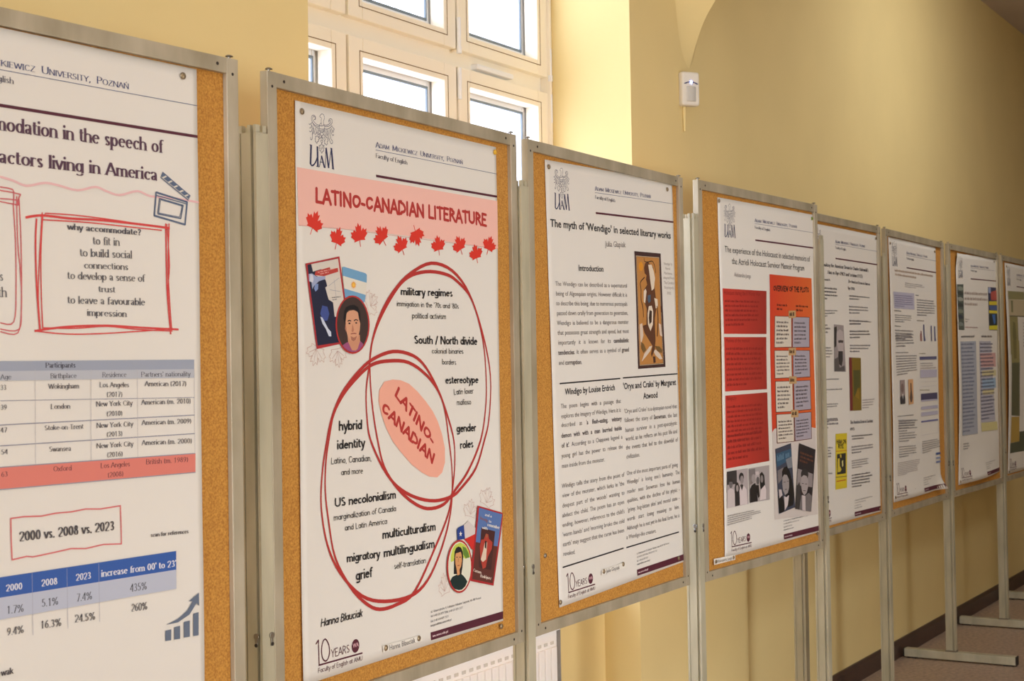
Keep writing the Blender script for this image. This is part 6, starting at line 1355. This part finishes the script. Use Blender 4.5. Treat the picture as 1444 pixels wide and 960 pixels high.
PRINTS[8] = [
('N','printed_band'),
('F',(140,134,96),[38.6,133.4,405.9,126.7,402.8,166.1,48.1,172.5]),
('F',(184,170,140),[48.1,172.5,1108.4,160.1,1101.8,236.3,59.7,250]),
('F',(122,118,84),[109.4,176.4,159.4,176.1,160.3,232,117.7,233]),
('F',(90,84,62),[59.7,250,1101.7,237.5,1101.3,242.6,59.3,254.6]),
('F',(148,138,92),[61.8,254.5,255.3,253,272.4,437.4,65.9,437.1]),
('F',(110,106,70),[151.9,277.8,202,282.7,222,357,180.5,403,134.4,346.3]),
('F',(148,138,92),[79.3,369.4,277.1,368.1,286.8,475.3,85.1,476.5]),
('F',(96,96,72),[85.1,476.5,286.8,475.3,267.2,736.4,67.1,725.4]),
('F',(176,146,74),[66.5,733.1,260,738.5,244,857.6,50.9,855.7]),
('F',(84,88,70),[44.1,856.9,244,857.6,254.5,810.8,1246.8,819.7,1237.4,924.6,40.6,904.4]),
('F',(120,112,70),[137.3,369,217.1,368.5,217.7,455.2,155,456.6]),
('N','text_block'),
('G',(150,140,140),[370.8,274.1,1418.8,262.7,1406.4,399.9,368.9,402.6],8,0.8)]
SHEETS = {
1: ((0.0486,0.0021),(0.7386,0.0021),(0.0486,1.0021)),
2: ((0.0572,0.0125),(0.7455,0.0100),(0.0554,1.0041)),
3: ((0.0651,0.0100),(0.7663,-0.0082),(0.0966,1.0127)),
4: ((0.1097,0.0109),(0.8029,0.0077),(0.1120,1.0098)),
5: ((0.1100,0.0098),(0.8000,0.0098),(0.0888,1.0243)),
6: ((0.0361,0.0025),(0.7173,0.0017),(0.0343,1.0071)),
7: ((0.0968,0.0093),(0.8028,-0.0016),(0.0750,1.0128)),
8: ((0.0632,0.0067),(0.7532,0.0067),(0.0372,1.0256)),
}
PINS = [
(1,0.7079,0.0172,''),
(2,0.0747,0.0291,''),
(2,0.7374,0.0215,'y'),
(2,0.7315,1.0113,''),
(3,0.0801,0.0249,''),
(3,0.7309,0.0143,''),
(3,0.1002,1.0010,''),
(3,0.7602,0.9807,''),
(4,0.1149,0.0206,''),
(4,0.7881,0.0203,'g'),
(4,0.7826,1.0093,''),
(6,0.0526,0.0261,''),
(6,0.6929,0.0208,''),
(6,0.0557,0.9896,''),
(5,0.7853,0.0195,''),
(5,0.7680,1.0151,''),
(7,0.1121,0.0538,''),
(7,0.7616,0.0129,''),
(7,0.0980,0.9992,''),
(8,0.0932,0.0235,''),
(3,0.0382,0.8896,'k'),
(8,0.0574,1.0159,''),
]
SLIPS = [
(2, [(0.2925, 0.9774), (0.4239, 0.9787), (0.4254, 0.9904), (0.2938, 0.9895)], 'Hanna Błauciak', (0.3126, 0.9891), (0.3999, 0.989), 0.0096, [(0.3021, 0.9827), (0.4132, 0.9836)]),
(3, [(0.3084, 0.9551), (0.435, 0.9508), (0.4371, 0.9649), (0.3054, 0.9664)], 'Julia Glapiak', (0.3294, 0.9645), (0.4015, 0.9639), 0.009, [(0.317, 0.9595), (0.4229, 0.9551)]),
(4, [(0.0363, 1.0029), (0.1711, 1.0062), (0.1726, 1.0204), (0.0376, 1.0193)], 'Aleksandra Junga', (0.056, 1.0162), (0.1515, 1.0171), 0.0088, [(0.0481, 1.0113), (0.1602, 1.0131)]),
(6, [(0.2966, 0.9699), (0.424, 0.9694), (0.4262, 0.9799), (0.2987, 0.981)], '', (-0.091, 0.6856), (-0.0897, 0.686), 0.0004, [(0.3108, 0.9771)]),
(7, [(0.2658, 0.9592), (0.4284, 0.9605), (0.4271, 0.975), (0.2647, 0.9727)], '', (-0.0701, 0.3902), (-0.0677, 0.3909), 0.0007, [(0.276, 0.967), (0.4167, 0.9656)]),
]
PL = ['white poster about accommodation in the speech of actors, tables and a red sketched frame',
      'poster with a pink Latino-Canadian literature band, red maple leaves and red rings',
      'poster titled The myth of Wendigo with two text columns and a framed ochre picture',
      'poster with red text boxes, an orange overview panel and black-and-white photos',
      'poster with a bearded man photo, an olive book cover and a yellow book cover',
      'poster with a lavender box, small bar chart, blue tables and a curled bottom corner',
      'poster with a dark photo strip at left and a colourful picture strip at right',
      'farthest poster, with a sepia green picture band along its left side']
SH = {}
for k in range(1, 9): SH[k] = build_poster(k, PL[k - 1])
bpy.data.objects.remove(_to); bpy.data.curves.remove(_cu)
# ---------------------------------------------------------------- name slips and push pins
SN = ['', '', 'thin paper name slip pinned low on the pink literature poster', 'thin paper name slip pinned low on the Wendigo poster', 'paper name slip pinned on the cork at the bottom left of the orange panel board', '', 'small blank slip at the foot of the poster with lavender tables', 'small slip pinned at the foot of the poster with picture strips']
def pin(bno, u, v, kind, where, d=0):
    b = boards[bno - 1]; m = b.matrix_basis
    cols = {'': PINM, 'y': PINY, 'g': PING, 'k': STEEL}
    p = m @ Vector((u, .0074 - d, -v)); hd = cols[kind]
    q = MB(); q.dome((0, 0, 0), (0, -1, 0), .0056, .0028, 14, 4).cyl((0, .0006, 0), (0, -1, 0), .0056, .0006, 14)
    o = q.build('push_pin', hd, None, smooth=True); o.location = p; o.rotation_euler = (0, 0, b.rotation_euler.z)
    nd = MB().cyl((0, .006, 0), (0, -1, 0), .0006, .006, 6).build('needle', STEEL, o)
    tag(o, where, 'push pin', 'push pins holding the posters')
PINM = mat('brass grey pin', (150, 132, 104), .35, .7); PINY = mat('yellow pin', (226, 176, 46), .35); PING = mat('green pin', (120, 140, 60), .35)
POSN = ['', 'accommodation poster', 'pink literature poster', 'Wendigo poster', 'orange panel poster', 'poster with yellow book cover', 'poster with lavender tables', 'poster with picture strips', 'sepia green poster']
seen = {}
for (bno, u, v, kind) in PINS:
    cn = ('top' if v < .3 else 'bottom') + (' left' if u < .4 else ' right')
    colr = {'': 'grey metal', 'y': 'yellow', 'g': 'green', 'k': 'steel'}[kind]
    lab = '%s push pin at %s of the %s' % (colr, cn, POSN[bno]) if kind != 'k' else 'lone steel push pin in bare cork left of the Wendigo poster'
    pin(bno, u, v, kind, lab, .0026 if kind != 'k' else -.0008)
for bno, qd, t, a, b, h, pp in SLIPS:
    root = thing('name_slip', SN[bno], 'paper slip', boards[bno - 1].location, boards[bno - 1].rotation_euler.z)
    me = bpy.data.meshes.new('slip_sheet'); me.from_pydata([(u, .0035 + dd, -v) for dd in (0, .0002) for u, v in qd], [], [(0, 1, 2, 3), (7, 6, 5, 4), (0, 4, 5, 1), (1, 5, 6, 2), (2, 6, 7, 3), (3, 7, 4, 0)]); me.materials.append(mat('slip paper', (236, 230, 218), .6)); link('slip_sheet', me, root)
    if t:
        s_ = Sheet(bno, boards[bno - 1], 0, 'x', 'x', 'x'); bpy.data.objects.remove(s_.root); s_.root = root
        s_.v3 = lambda x, y, lay: (x / 1000, .0035 - .0002 - lay, -y / 1000); s_.begin('lettering')
        _cu = bpy.data.curves.new('t', 'FONT'); _to = bpy.data.objects.new('t', _cu); C.objects.link(_to); _cu.resolution_u = 2
        s_.text('O', (110, 104, 104), t, a[0] * 1000, a[1] * 1000, b[0] * 1000, b[1] * 1000, h * 1000); s_.flush()
        bpy.data.objects.remove(_to); bpy.data.curves.remove(_cu)
    for i, (u, v) in enumerate(pp): pin(bno, u, v, '', 'grey push pin at %s end of name slip on the %s' % (('left', 'right')[i], POSN[bno]), .0042)
